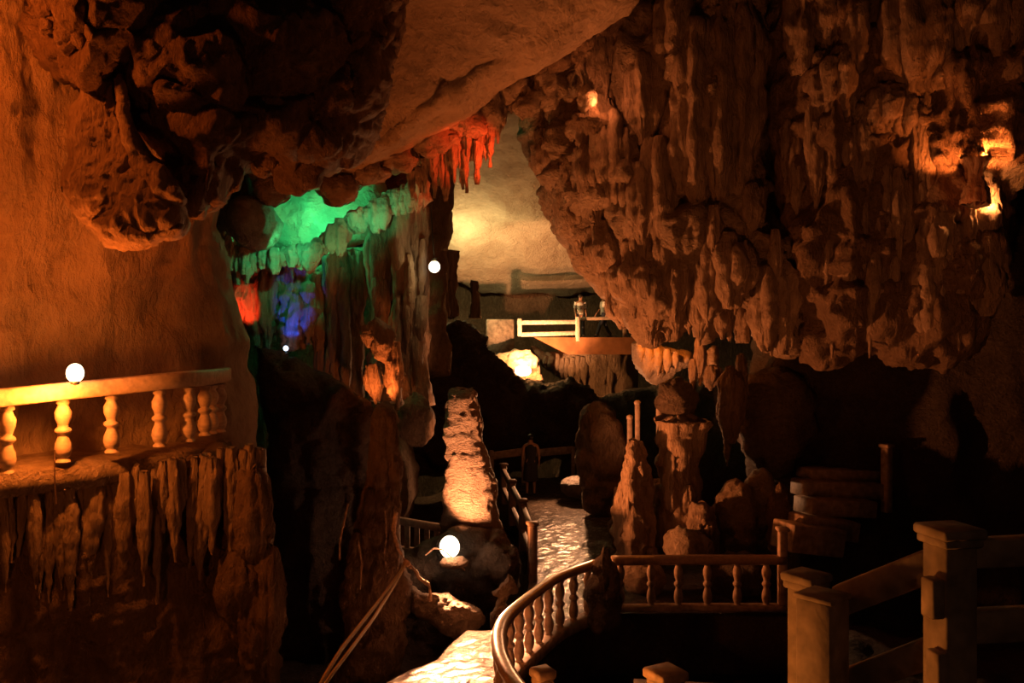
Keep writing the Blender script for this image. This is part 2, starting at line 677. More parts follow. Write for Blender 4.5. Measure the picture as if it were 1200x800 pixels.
struct('wall_middle', mass_mesh([(636, 462), (668, 440), (700, 470), (760, 452), (830, 440), (960, 400), (990, 720), (640, 590), (655, 540), (640, 500)], 27.5, .6, 1, gx=-.012, ref=(700, 500),
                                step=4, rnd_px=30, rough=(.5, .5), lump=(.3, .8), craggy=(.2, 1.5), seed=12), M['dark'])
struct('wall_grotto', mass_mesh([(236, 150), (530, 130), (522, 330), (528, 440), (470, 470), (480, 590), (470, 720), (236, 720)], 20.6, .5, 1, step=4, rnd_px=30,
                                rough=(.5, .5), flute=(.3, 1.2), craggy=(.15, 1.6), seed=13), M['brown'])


# ================================================================== ROCK FORMATIONS
def formation(name, label, cat, poly, d, mat, group=None, body='body', **k):
    """a rock body as a thing; parts are added to the Empty returned"""
    V, F = mass_mesh(poly, d, **k)
    t = thing(name, (V[:, 0].mean(), V[:, 1].mean(), V[:, 2].min()), label, cat, group)
    obj(body, V, F, mat, t)
    return t, V


def boulder(name, label, c, r, mat, cat='boulder', group=None, seed=None, n=30, **rk):
    seed = rnd.random() * 40 if seed is None else seed
    V, F = ell_mesh(c, r, n, seed, **(rk or dict(lump=(.22 * min(r), 1.1 / min(r)), rough=(.3 * min(r), .8 / min(r)), craggy=(.06 * min(r), 4 / min(r)))))
    return props(obj(name, V, F, mat), label, cat, group)


def px_boulder(name, label, u, v, d, w, h, mat, deep=None, **k):
    s = d / FOC
    return boulder(name, label, at(u, v, d), (w * .5 * s, (deep or w) * .5 * s, h * .5 * s), mat, **k)


# --- knobbly overhang in the upper corner
ov, ovV = formation('rock_overhang', 'huge knobbly brown rock overhang above the lamp on the balustrade', 'rock overhang',
                    [(70, -160), (520, -160), (478, 0), (470, 60), (455, 110), (440, 160), (410, 200), (375, 205), (345, 215), (318, 200), (285, 205), (262, 245), (228, 258), (215, 230),
                     (200, 190), (160, 150), (130, 100), (100, 112), (68, 88), (40, 62), (24, 30), (40, -40)], 11.3, M['brown'], front=1.7, back=1.2, gx=.004, step=2.6, rnd_px=75,
                    lump=(.35, 1.1), lump2=(.07, 2.9), rough=(.35, 1.0), craggy=(.05, 3.0), seed=21)
# the hanging fang and its sheet
V, F = mass_mesh([(122, 84), (98, 100), (84, 125), (80, 190), (77, 225), (92, 252), (112, 266), (128, 284), (150, 289), (180, 282), (208, 272), (216, 262), (212, 244), (200, 214), (178, 190), (160, 160), (150, 110), (140, 86)], 10.0, .42, .4, step=2, rnd_px=38,
                 flute=(.16, 2.2), rough=(.16, 1.3), craggy=(.07, 4.5), seed=23)
obj('hanging_fang', V, F, M['flow'], ov)
V, F = mass_mesh([(134, 92), (142, 88), (150, 130), (164, 165), (186, 192), (204, 212), (216, 238), (213, 243), (198, 240), (170, 226), (158, 208), (146, 170)], 9.62, .2, .25, step=1.8, rnd_px=16, flute=(.08, 3), rough=(.08, 2), craggy=(.04, 6), seed=24)
obj('hanging_fin', V, F, M['flow'], ov)
V, F = mass_mesh([(112, 262), (130, 250), (160, 262), (200, 258), (214, 262), (208, 272), (180, 282), (150, 289), (128, 285)], 9.7, .22, .3, step=1.8, rnd_px=14, flute=(.05, 3), rough=(.12, 2.5), craggy=(.06, 6), seed=25)
obj('hanging_lip', V, F, M['flow'], ov)
ov_poly = [(40, -20), (474, -20), (468, 60), (450, 110), (430, 160), (400, 190), (345, 205), (318, 190), (285, 195), (262, 235), (232, 246), (218, 230), (200, 180), (165, 140), (130, 92), (100, 104), (70, 80), (44, 55), (30, 30)]
for k in range(88):
    while True:
        u, v = rnd.uniform(24, 474), rnd.uniform(-20, 250)
        q = poly_sd(np.array([[u]]), np.array([[v]]), ov_poly)[0][0, 0]
        if q > 3:
            break
    r = rnd.uniform(9, 25)
    d = 11.3 + .004 * (u - 230) - 1.55 * math.sqrt(max(0, 1 - (1 - min(q / 75, 1)) ** 2)) + rnd.uniform(-.08, .12)
    s_ = d / FOC
    V, F = ell_mesh(at(u, v, d), (r * s_ * rnd.uniform(.7, 1.1), r * s_ * .8, r * s_ * rnd.uniform(.8, 1.4)), 26, rnd.random() * 40, lump=(.05, 4), rough=(.12, 2.6), craggy=(.03, 6))
    obj('knob', V, F, M['brown'], ov)

# --- slanting ridge of the ceiling and the ragged rock under it
props(obj('rock_ridge', *mass_mesh([(735, -60), (735, 5), (690, 35), (620, 72), (545, 118), (480, 160), (430, 196), (390, 214), (368, 206), (398, 170), (450, 138), (520, 92), (590, 46), (640, 0), (650, -60)],
                                   13.9, .45, .5, gy=.008, ref=(540, 100), step=3, rnd_px=16, rough=(.12, 1.5), craggy=(.05, 4), seed=31), M['smooth']),
      'long smooth ochre rock ridge slanting across the roof', 'rock ridge')
rg, _ = formation('ragged_ledge', 'ragged knobbly rock ledge hanging under the slanting roof ridge', 'rock ledge',
                  [(770, -60), (740, 20), (700, 60), (640, 110), (610, 130), (598, 118), (585, 150), (562, 190), (530, 195), (505, 190), (480, 205), (440, 205), (408, 236), (385, 244), (375, 225), (395, 205), (440, 190), (500, 150), (560, 108),
                   (630, 66), (700, 20), (720, -60)], 15.2, M['brown'], front=.5, back=.6, gy=.004, step=3, rnd_px=22, lump=(.3, 1.8), rough=(.25, 1.6), craggy=(.12, 4), seed=33)
for (u, v, w, h) in ((545, 140, 56, 44), (590, 100, 50, 50), (620, 70, 44, 50), (510, 165, 50, 36), (575, 125, 40, 50), (640, 95, 40, 60), (660, 45, 50, 50), (615, 120, 34, 44), (428, 198, 46, 32), (466, 180, 40, 34)):
    d = 14.75
    s = d / FOC
    V, F = ell_mesh(at(u, v, d), (w * s * .5, w * s * .4, h * s * .5), 24, rnd.random() * 40, lump=(.12, 3), rough=(.16, 2.5), craggy=(.06, 6))
    obj('knob', V, F, M['lime'], rg)
for (u0, v0, u1, v1, w) in ((402, 205, 394, 242, 34), (432, 185, 424, 216, 26)):
    V, F = drip(u0, v0, v1, 14.6, w, 'tongue', u1 - u0, nseg=16, nring=24)
    obj('hanging_lobe', V, F, M['lime'], rg)

# --- red fringe of stalactites between the ridge and the yellow chamber
RF = 'red-lit fringe of stalactites'
for (u, v0, v1, w) in ((498, 185, 224, 13), (507, 180, 232, 14), (516, 178, 222, 12), (523, 172, 236, 15), (532, 170, 214, 13), (540, 160, 222, 15), (548, 155, 200, 14), (556, 150, 206, 15), (563, 142, 198, 14),
                       (570, 140, 190, 15), (577, 130, 182, 14), (584, 120, 168, 13), (591, 112, 152, 11), (512, 190, 218, 10), (545, 175, 226, 10), (559, 165, 216, 9), (574, 150, 196, 8), (597, 108, 134, 8), (490, 195, 226, 10), (482, 200, 232, 12)):
    V, F = drip(u, v0, v1, 14.9 + rnd.uniform(-.12, .12), w, 'spike', rnd.uniform(-2, 3), nseg=12, nring=22, flute=(.02, 9), rough=(.04, 5))
    props(obj('stalactite', V, F, M['flow']), 'red-lit stalactite in the ragged fringe above the yellow-lit chamber', 'stalactite', RF)

# --- green grotto: recess, pale boulders, beam, fringe
props(obj('recess_wall', *mass_mesh([(286, 180), (436, 165), (462, 240), (430, 285), (372, 312), (300, 300)], 18.2, .5, .6, step=3, rnd_px=26, rough=(.25, 1.0), craggy=(.05, 2.5), seed=41), M['pale']),
      'smooth pale recess wall lit bright green under the roof', 'cave recess')
for lab, u, v, w, h, dd in (('grey-brown boulder jutting before the bright green recess', 300, 262, 48, 62, .5), ('pointed pale boulder wedged under the overhang beside the green recess', 318, 222, 44, 40, .1), ('small rounded boulder at the dim edge of the green grotto', 276, 254, 36, 44, .15)):
    px_boulder('boulder', lab, u, v, 14.7 + dd, w, h, M['lime'], n=28, deep=150 if dd == .5 else None)
gb, _ = formation('green_ledge', 'green-lit rock ledge carrying the fringe of stalactites', 'rock ledge',
                  [(255, 268), (262, 248), (280, 262), (300, 290), (330, 292), (352, 296), (382, 288), (420, 258), (460, 228), (500, 205), (506, 232), (490, 240), (460, 246), (425, 268), (400, 282), (380, 298), (350, 304), (318, 308), (280, 310), (262, 296)],
                  16.6, M['pale'], front=.4, back=.4, step=2.5, rnd_px=14, lump=(.15, 2), rough=(.2, 1.8), craggy=(.06, 4), seed=43)
GF = 'green-lit fringe of stalactites'
for (u, v0, v1, w) in ((262, 260, 304, 14), (270, 270, 318, 15), (279, 280, 334, 16), (289, 282, 332, 16), (299, 285, 320, 15), (310, 288, 316, 15), (321, 290, 322, 14), (332, 290, 312, 15), (342, 288, 314, 14), (352, 285, 316, 15), (362, 284, 321, 17),
                       (372, 278, 308, 14), (381, 272, 298, 13), (389, 262, 298, 14), (398, 255, 301, 15), (407, 250, 284, 10), (414, 246, 270, 12), (423, 242, 272, 13), (432, 240, 262, 12), (441, 232, 274, 18), (450, 226, 270, 14), (458, 222, 252, 11),
                       (465, 220, 254, 11), (473, 216, 252, 12), (481, 212, 250, 12), (489, 208, 250, 13), (497, 206, 244, 11), (286, 290, 322, 9), (316, 296, 318, 8), (368, 284, 320, 9), (393, 268, 290, 8)):
    V, F = drip(u, v0, v1, 16.25 + rnd.uniform(-.1, .1), w, 'flute', rnd.uniform(-1, 1), nseg=14, nring=22, flute=(.03, 9), rough=(.05, 5))
    props(obj('stalactite', V, F, M['pale']), 'green-lit stalactite in the fringe under the bright green recess', 'stalactite', GF)

# --- red drapery, blue column
t = thing('flowstone_curtain', at(305, 415, 17), 'red-lit flowstone curtain beside the blue column', 'flowstone')
for (u, v0, v1, w, l, dd) in ((287, 306, 395, 26, -3, 0), (301, 308, 412, 20, 2, .05), (316, 306, 410, 28, -2, -.05), (297, 330, 405, 18, 4, -.1), (326, 306, 400, 16, -4, .1)):
    V, F = drip(u, v0, v1, 17 + dd, w, 'tongue', l, nseg=18, nring=30)
    obj('drapery', V, F, M['flow'], t)
t = thing('flowstone_column', at(348, 415, 16.9), 'deep blue lit flowstone column under the green fringe', 'flowstone')
for (u, v0, v1, w, l, dd) in ((338, 306, 412, 20, -2, 0), (351, 304, 410, 20, 4, .1), (360, 330, 404, 18, 2, 0), (346, 345, 412, 18, -4, -.12), (336, 370, 412, 14, 0, -.12)):
    V, F = drip(u, v0, v1, 16.9 + dd, w, 'tongue', l, nseg=18, nring=34, rough=(.12, 4.5), craggy=(.05, 7))
    obj('drapery', V, F, M['flow'], t)
t = thing('led_spotlight', at(335, 411, 16.5), 'tiny white-glowing spotlight at the foot of the blue column', 'spotlight')
V, F = lathe_mesh([(0, .05), (.03, .05), (.06, .05), (.07, .02)], 14, at(335, 412, 16.5) + np.array([0, 0, -.08]))
hs = obj('housing', V, F, M['metal'], t)
V, F = ell_mesh(at(335, 408, 16.45), (.05, .05, .05), 14)
obj('lens', V, F, M['blueled'], hs)

# --- brown columns of the grotto
COL = 'brown fluted columns below the green fringe'
cols = [(376, 315, 520, 22, 17.4, 0, 'brown fluted column standing beside the blue one'),
        (394, 296, 540, 26, 17.2, -3, 'rust brown column, second from the blue one'),
        (412, 292, 500, 30, 17.6, 4, 'wide dim column under the middle of the green fringe'),
        (447, 262, 470, 34, 17.0, 5, 'thick dark column bulging above the glowing rock pocket'),
        (470, 246, 470, 24, 16.6, -2, 'slender fluted column just past the glowing rock pocket'),
        (484, 240, 480, 26, 16.9, 4, 'tall fluted column reaching down beside the black gap'),
        (494, 236, 420, 13, 17.3, 0, 'thin brown column next to the white bulb'),
        (515, 270, 372, 17, 24.3, 2, 'distant lamplit column behind the white bulb'),
        (528, 292, 372, 13, 25.2, 0, 'narrow distant column at the mouth of the yellow chamber'),
        (556, 330, 374, 9, 27.5, 0, 'small dim column inside the mouth of the yellow chamber')]
for (u, v0, v1, w, d, l, lab) in cols:
    s = d / FOC
    t = thing('limestone_column', at(u, v1, d), lab, 'rock column', COL if d < 20 else 'columns at the mouth of the chamber')
    V, F = drip(u, v0, v1, d, w, 'pillar', l, nseg=22, nring=50, lobes=5, lobe_amp=.1, rough=(.16, 1.8), flute=(.07, 5), craggy=(.03, 5))
    obj('shaft', V, F, M['flow'], t)
    for k in range(3 if d < 20 else 2):
        uu = u + rnd.uniform(-.5, .5) * w
        a = v0 + (v1 - v0) * rnd.uniform(0, .5)
        V, F = drip(uu, a, a + (v1 - v0) * rnd.uniform(.2, .45), d - w * .4 * s, w * rnd.uniform(.3, .5), 'tongue', rnd.uniform(-3, 3), nseg=12, nring=22)
        obj('drapery', V, F, M['flow'], t)

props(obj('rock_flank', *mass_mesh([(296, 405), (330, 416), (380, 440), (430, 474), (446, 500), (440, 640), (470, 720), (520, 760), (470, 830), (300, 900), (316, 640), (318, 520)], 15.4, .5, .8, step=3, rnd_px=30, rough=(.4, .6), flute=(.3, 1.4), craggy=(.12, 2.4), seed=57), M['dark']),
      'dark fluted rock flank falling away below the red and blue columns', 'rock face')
# --- rock pocket with the hidden lamp, pillar below it
pk, _ = formation('rock_pocket', 'jagged rock hollow glowing orange-red from the lamp inside it', 'rock hollow',
                  [(424, 384), (436, 372), (450, 380), (462, 395), (468, 420), (472, 470), (462, 482), (455, 450), (450, 425), (440, 420), (430, 405)], 15.2, M['flow'], front=.3, back=.3, step=2, rnd_px=10, lump=(.12, 3), rough=(.15, 2.5), craggy=(.06, 6), seed=51)
for (u, v0, v1, w, d, l) in ((434, 425, 474, 16, 15.3, 6), (442, 430, 470, 12, 15.5, 2), (464, 400, 480, 12, 14.9, 3), (455, 385, 440, 12, 15, 2), (430, 380, 408, 14, 15, 3)):
    V, F = drip(u, v0, v1, d, w, 'tongue', l, nseg=14, nring=24)
    obj('drapery', V, F, M['flow'], pk)
px_boulder('boulder', 'round dark rock boss beside the slender column above the black gap', 487, 492, 16.2, 42, 66, M['brown'], n=28)
pl, _ = formation('rock_pillar', 'tall dark rock pillar with a ragged lamplit edge', 'rock pillar',
                  [(440, 478), (452, 470), (463, 484), (464, 540), (466, 600), (470, 640), (480, 690), (470, 800), (390, 800), (405, 690), (420, 600), (432, 540)], 13.4, M['brown'], front=.5, back=.4, step=2.5, rnd_px=22,
                  lump=(.12, 2.5), rough=(.2, 1.8), flute=(.1, 2.5), craggy=(.08, 4), seed=53)
for (u, v0, v1, w, l) in ((458, 486, 560, 12, 2), (462, 540, 640, 12, 2), (448, 520, 620, 14, -4), (436, 570, 690, 16, -8), (420, 620, 740, 18, -6), (455, 600, 690, 16, 6)):
    V, F = drip(u, v0, v1, 12.95, w, 'tongue', l, nseg=12, nring=30, craggy=(.04, 6))
    obj('drapery', V, F, M['brown'], pl)

# --- fluted rock below the near balustrade
lg, _ = formation('rock_ledge', 'massive dark rock ledge under the lamplit balustrade', 'rock ledge',
                  [(-160, 572), (0, 560), (70, 548), (150, 534), (225, 523), (262, 520), (300, 540), (316, 560), (318, 640), (322, 700), (328, 760), (330, 900), (-160, 900)], 11.2, M['brown'], front=1.5, back=1.2, gx=.006, ref=(0, 560), step=3.5,
                  rnd_px=34, rough=(.3, .9), flute=(.1, 2), craggy=(.1, 2.6), seed=55)
for k in range(30):
    u = -20 + k * 11.2 + rnd.uniform(-4, 4)
    v0 = 572 - max(u, 0) * .18 + rnd.uniform(-2, 10)
    V, F = drip(u, v0, v0 + rnd.uniform(80, 170), 9.52 + .006 * u + rnd.uniform(-.1, .06), rnd.uniform(9, 20), 'tongue', rnd.uniform(-8, 4), nseg=12, nring=28)
    obj('drapery', V, F, M['flow'], lg)
for (u, v0, v1, w) in ((292, 545, 690, 40), (312, 640, 800, 34), (280, 640, 760, 44), (300, 700, 800, 40)):
    V, F = drip(u, v0, v1, 11.2, w, 'tongue', 4, nseg=16, nring=34)
    obj('drapery', V, F, M['brown'], lg)
# walkway slab on top of that ledge
wl = [(-8.5, 8.2), (-5.9, 9.0), (-4.9, 10.1), (-4.25, 11.2), (-4.15, 12.4), (-4.3, 13.2), (-9.5, 12)]
struct('floor_balcony', slab_mesh(wl, -1.42, .3, .09, rough=(.05, 2), lump=(.02, 4), seed=5), M['lime'])

# --- the big hanging flowstone mass
hm_poly = [(620, -160), (925, -160), (905, 0), (896, 80), (900, 180), (908, 240), (945, 285), (948, 330), (940, 412), (910, 416), (880, 396), (860, 372), (838, 392), (824, 402), (806, 380), (792, 398), (776, 396), (762, 404), (750, 398),
           (736, 368), (708, 350), (690, 333), (668, 312), (652, 274), (640, 244), (624, 206), (611, 172), (606, 140), (622, 100), (640, 60), (640, 0)]


def hm_depth(u, v):
    return 16.2 - .0055 * (u - 700)


hm, hmV = formation('flowstone_mass', 'giant hanging flowstone mass of draperies in front of the bridge', 'flowstone', hm_poly, 16.2, M['lime'], front=1.3, back=1.3, gx=-.0055, ref=(700, 200), step=3, rnd_px=90,
                    lump=(.35, 1.1), rough=(.35, .9), flute=(.22, 1.6), craggy=(.12, 2.6), seed=61)


def hm_front(u, v):
    sd, _, _ = poly_sd(np.array([[float(u)]]), np.array([[float(v)]]), hm_poly)
    t = min(max(sd[0, 0] / 90, 0), 1)
    return hm_depth(u, v) - 1.3 * math.sqrt(max(1 - (1 - t) ** 2, 0)), sd[0, 0]


man = [(815, 20, 238, 46, 0, 5), (842, 10, 236, 40, 0, 5), (868, -10, 232, 44, -2, 6), (885, 10, 200, 30, -4, 4), (795, 90, 230, 34, 2, 4), (736, 292, 372, 58, 22, 0), (705, 262, 345, 46, 14, 0), (765, 292, 404, 46, -4, 0), (790, 280, 398, 34, 2, 0),
       (818, 285, 404, 26, 2, 0), (832, 280, 384, 24, -2, 0), (852, 272, 362, 40, 4, 4), (868, 284, 350, 34, 0, 4), (858, 330, 400, 16, -3, 0), (895, 310, 412, 34, 3, 4), (918, 300, 416, 32, 2, 4), (935, 320, 414, 24, 0, 3), (690, 170, 262, 40, 8, 0),
       (712, 120, 250, 36, 6, 4), (748, 190, 300, 40, 6, 0), (772, 160, 290, 36, 2, 4), (730, 150, 240, 30, 4, 0), (665, 210, 300, 36, 14, 0), (640, 150, 236, 34, 10, 0), (755, 60, 170, 44, 0, 5), (790, -20, 100, 40, 2, 4), (700, 20, 120, 40, -4, 0),
       (720, 330, 385, 26, 12, 0), (750, 340, 402, 20, 6, 0), (780, 330, 400, 18, 3, 0), (806, 330, 392, 18, 2, 0), (845, 345, 398, 14, 2, 0), (870, 345, 402, 14, 0, 0), (905, 360, 418, 18, 0, 0)]
for (u, v0, v1, w, l, lob) in man:
    d, sd = hm_front(u, (v0 + v1) / 2)
    V, F = drip(u, v0, v1, d - w * .1 * d / FOC + .05, w, 'tongue' if not lob else 'flute', l, nseg=24, nring=44, lobes=lob, lobe_amp=.14, rough=(.13, 1.9), flute=(.05, 6), craggy=(.03, 5))
    obj('drapery', V, F, M['flow'], hm)
for k in range(44):
    while True:
        u, v = rnd.uniform(608, 940), rnd.uniform(-40, 370)
        d, sd = hm_front(u, v)
        if sd > 14:
            break
    up = v < 150 and u < 780
    ln = rnd.uniform(30, 70) if up else rnd.uniform(50, 120)
    w = rnd.uniform(16, 34) if up else rnd.uniform(11, 24)
    V, F = drip(u, v - ln * .3, min(v + ln * .7, v + sd * 1.1 + 12), d + rnd.uniform(-.05, .12), w, 'tongue', rnd.uniform(-3, 6), nseg=14, nring=26)
    obj('stalactite', V, F, M['flow'], hm)

# --- fluted cascade
fc_poly = [(880, -160), (1300, -160), (1300, 200), (1215, 200), (1186, 220), (1180, 260), (1182, 300), (1168, 345), (1150, 402), (1110, 436), (1050, 420), (1010, 408), (975, 430), (940, 424), (925, 300), (905, 180)]
fc, _ = formation('flowstone_cascade', 'wide dark flowstone cascade of thin flutes around the burning niche', 'flowstone', fc_poly, 14.6, M['brown'], front=.9, back=1.2, gx=-.004, ref=(950, 200), step=3.2, rnd_px=70,
                  lump=(.25, 1.1), rough=(.3, .9), flute=(.28, 2.0), craggy=(.12, 2.6), seed=71)


def fc_front(u, v):
    sd, _, _ = poly_sd(np.array([[float(u)]]), np.array([[float(v)]]), fc_poly)
    t = min(max(sd[0, 0] / 70, 0), 1)
    return 14.6 - .004 * (u - 950) - .9 * math.sqrt(max(1 - (1 - t) ** 2, 0)), sd[0, 0]


man = [(985, 55, 142, 40, 2, 5), (960, 60, 150, 24, 0, 4), (1000, -20, 110, 30, -2, 4), (1065, -30, 118, 70, 8, 7), (1095, -30, 110, 50, 4, 5), (1040, 98, 160, 40, 0, 5), (1060, 105, 170, 30, 0, 4), (1025, 108, 165, 28, 0, 4), (1078, 120, 172, 26, 0, 4),
       (1012, 118, 160, 22, 0, 3), (940, -30, 90, 36, 0, 4), (970, -40, 60, 30, 0, 4), (1135, -40, 60, 50, 2, 5), (1170, -40, 70, 40, 0, 4), (1100, 215, 330, 34, 0, 5), (1125, 260, 350, 30, 0, 4), (1150, 262, 372, 34, 4, 5), (1165, 270, 340, 26, 2, 4), (1085, 300, 400, 30, 2, 4)]
for (u, v0, v1, w, l, lob) in man:
    d, sd = fc_front(u, (v0 + v1) / 2)
    V, F = drip(u, v0, v1, d + .02, w, 'flute', l, nseg=24, nring=40, lobes=lob, lobe_amp=.14, rough=(.13, 2.2), flute=(.05, 6), craggy=(.035, 6))
    obj('drapery', V, F, M['flow'], fc)
for k in range(78):
    while True:
        u, v = rnd.uniform(905, 1178), rnd.uniform(150, 380)
        d, sd = fc_front(u, v)
        if sd > 14 and not (1105 < u < 1175 and 130 < v < 250):
            break
    ln = rnd.uniform(60, 130)
    V, F = drip(u, v - ln * .5, min(v + ln * .5, v + sd + 10), d + rnd.uniform(-.06, .06), rnd.uniform(8, 18), 'tongue', rnd.uniform(-5, 5), nseg=12, nring=28)
    obj('stalactite', V, F, M['flow'], fc)
# niche stones
for lab, u, v, w, h, d, mt in (('arched red stone rim over the burning niche', 1138, 168, 56, 22, 13.15, 'flow'), ('knobbly stone shelf below the burning niche', 1152, 258, 36, 40, 13.1, 'flow')):
    px_boulder('niche_stone', lab, u, v, d, w, h, M[mt], cat='stone', n=28)
for lab, u, v0, v1, w, d in (('rounded glowing red stone standing inside the burning niche', 1143, 184, 240, 30, 12.7), ('narrow lit stone blade standing in the burning niche', 1160, 196, 244, 12, 13.2),):
    V, F = drip(u, v0, v1, d, w, 'pillar' if w > 20 else 'flute', 0, nseg=14, nring=24)
    props(obj('niche_stone', V, F, M['flow']), lab, 'stone')

# --- small glowing hollow high on the hanging mass
px_boulder('glowing_stone', 'small pale stone glowing orange in the hollow beside the ragged ledge', 688, 118, 14.55, 22, 36, M['pale'], cat='stone', n=24)
V, F = drip(708, 54, 122, 14.75, 9, 'tongue', 2, nseg=12, nring=24)
props(obj('stone_sliver', V, F, M['flow']), 'thin upright orange-lit rock sliver beside the small glowing stone', 'stone')
px_boulder('shelf_stone', 'flat dim rock shelf under the small glowing stone', 690, 144, 14.75, 52, 20, M['brown'], cat='stone', n=30, lump=(.1, 4), rough=(.2, 3), craggy=(.08, 5))

# --- orange scalloped bowl
bw, _ = formation('flowstone_bowl', 'bright orange scalloped flowstone bowl below the hanging mass', 'flowstone',
                  [(742, 404), (752, 399), (768, 403), (785, 410), (800, 414), (808, 418), (812, 430), (798, 432), (786, 441), (776, 447), (766, 447), (755, 439), (746, 424)], 19, M['pale'], front=.5, back=.3, step=1.8, rnd_px=22, flute=(.14, 4), rough=(.1, 2), seed=81)
for (u, v0, v1, w) in ((750, 400, 424, 9), (760, 402, 436, 10), (770, 404, 440, 10), (781, 408, 438, 10), (791, 412, 432, 9)):
    V, F = drip(u, v0, v1, 18.45, w, 'tongue', 1, nseg=12, nring=20)
    obj('scallop', V, F, M['pale'], bw)
V, F = mass_mesh([(826, 410), (836, 404), (842, 404), (845, 415), (843, 428), (850, 437), (851, 444), (843, 446), (838, 434), (830, 428), (822, 428)], 19, .2, .2, step=1.6, rnd_px=8, rough=(.1, 3), craggy=(.05, 6), seed=83)
props(obj('flowstone_fin', V, F, M['pale']), 'orange jagged flowstone fin beside the scalloped bowl', 'flowstone')
for (u, v0, v1, w, lab) in ((820, 395, 452, 12, 'thin dark stalactite hanging between the orange bowl and fin'), (833, 428, 458, 18, 'stubby brown stalactite under the orange fin'), (812, 420, 458, 9, 'short brown stalactite behind the rim of the orange bowl')):
    V, F = drip(u, v0, v1, 18.2, w, 'tongue', 0, nseg=14, nring=24)
    props(obj('stalactite', V, F, M['flow']), lab, 'stalactite')

# --- bright stalagmite by the floodlight
t = thing('stalagmite', at(553, 640, 16), 'tall pale stalagmite lit brilliantly by the floodlight at its foot', 'stalagmite')
rows = []
for (u, v, w) in ((541, 455, 18), (541, 459, 30), (542, 467, 38), (542.5, 480, 40), (543, 500, 40), (544, 520, 43), (546, 528, 49), (547, 545, 53), (549, 560, 56), (550, 580, 61), (551, 600, 67), (552, 625, 72), (553, 650, 78)):
    rows.append((*at(u, v, 16), w * .5 * .016))
V, F = tube_mesh(rows, 72, 150, seed=4, lump=(.07, 2.4), rough=(.09, 1.8), strata=(.035, 4.5), craggy=(.028, 5))
obj('shaft', V, F, M['mite'], t)
V, F = ell_mesh(at(541, 462, 16), (.27, .25, .12), 28, 3, rough=(.06, 4), craggy=(.03, 8))
obj('cap', V, F, M['mite'], t)
md, _ = formation('rock_mound', 'black rock mound carrying the bright stalagmite', 'rock mound',
                  [(470, 650), (500, 632), (520, 622), (560, 618), (590, 618), (606, 640), (612, 670), (606, 690), (588, 712), (575, 740), (560, 800), (440, 800), (455, 700)], 15.6, M['dark'], front=.8, back=.9, step=3, rnd_px=40, lump=(.3, 1.2), rough=(.3, 1), craggy=(.14, 2.8), seed=91)
for (u, v, w, h) in ((590, 662, 36, 44), (490, 690, 44, 50), (560, 700, 50, 50)):
    V, F = ell_mesh(at(u, v, 14.95), (w * .0074, w * .006, h * .0074), 24, rnd.random() * 30, lump=(.1, 2.5), rough=(.15, 2), craggy=(.05, 5))
    obj('lump', V, F, M['dark'], md)
lr, _ = formation('lit_boulder', 'craggy boulder with a wet white-lit top beside the path', 'boulder',
                  [(474, 694), (481, 686), (492, 694), (505, 690), (525, 690), (545, 702), (562, 714), (569, 728), (560, 738), (540, 748), (515, 740), (500, 728), (484, 716), (476, 704)], 13.5, M['lime'], front=.4, back=.5, step=1.8, rnd_px=26,
                  lump=(.05, 3), rough=(.25, 1.8), craggy=(.09, 5), seed=93)
oc, _ = formation('orange_crag', 'small twisted orange rock crag at the path edge by the curved balustrade', 'rock crag',
                  [(577, 692), (588, 682), (596, 673), (602, 678), (604, 694), (596, 698), (592, 708), (598, 714), (606, 708), (604, 724), (600, 738), (574, 738), (572, 722), (582, 712), (585, 702), (578, 698)], 13.4, M['lime'], front=.16, back=.2, step=1.6, rnd_px=10,
                  lump=(.06, 5), rough=(.08, 4), craggy=(.04, 8), seed=95)
boulder('jagged_boulder', 'dark upright jagged boulder where the two balustrades meet', at(707, 690, 12.75), (.24, .26, .66), M['dark'], n=34, lump=(.08, 3), rough=(.2, 2), craggy=(.08, 4))

# --- stalagmites behind the straight balustrade
def mite(u, v0, v1, w, d, lab, lumps=0, l=0, mat='flow', shape='mite', lob=5):
    t = thing('stalagmite', at(u, v1, d), lab, 'stalagmite')
    V, F = drip(u, v0, v1, d, w, shape, l, nseg=40, nring=70, lobes=lob, lobe_amp=.1, rough=(.16, 2.2), flute=(.06, 4), craggy=(.05, 5), strata=(.04, 5))
    obj('shaft', V, F, M[mat], t)
    for k in range(lumps):
        a = rnd.uniform(.1, .7)
        uu = u + rnd.uniform(-.3, .3) * w
        V, F = drip(uu, v0 + (v1 - v0) * a, v0 + (v1 - v0) * (a + rnd.uniform(.2, .35)), d - w * .3 * d / FOC, w * rnd.uniform(.18, .32), 'tongue', rnd.uniform(-3, 3), nseg=12, nring=22)
        obj('drapery', V, F, M[mat], t)
    return t


mite(743, 516, 650, 46, 15.6, 'slender orange-lit stalagmite with knobbly sides and a thin post behind its tip', 5)
mite(797, 490, 640, 56, 15.8, 'stout orange stalagmite with folded sides and a dark rough crown', 6, shape='pillar', l=3)
px_boulder('boulder', 'dark rough rock crown resting on the stout orange stalagmite', 794, 470, 15.9, 46, 52, M['dark'], n=28)
mite(772, 562, 650, 44, 16.2, 'low rounded stalagmite between the slender and the stout one', 2, lob=0)
mite(727, 570, 640, 26, 16.8, 'dim stub stalagmite behind the slender one', 2, lob=0, mat='brown')
mite(822, 590, 650, 40, 15.2, 'squat brown stalagmite next to the stout one', 3, lob=3)
px_boulder('boulder', 'rounded orange boulder behind the straight balustrade', 806, 640, 14.6, 60, 40, M['lime'], n=28)
px_boulder('boulder', 'low brown boulder under the straight balustrade rail', 752, 676, 14.2, 56, 40, M['lime'], n=28)
px_boulder('boulder', 'dark round boulder behind the balustrade near the thin end post', 870, 676, 14.4, 80, 60, M['dark'], n=28)
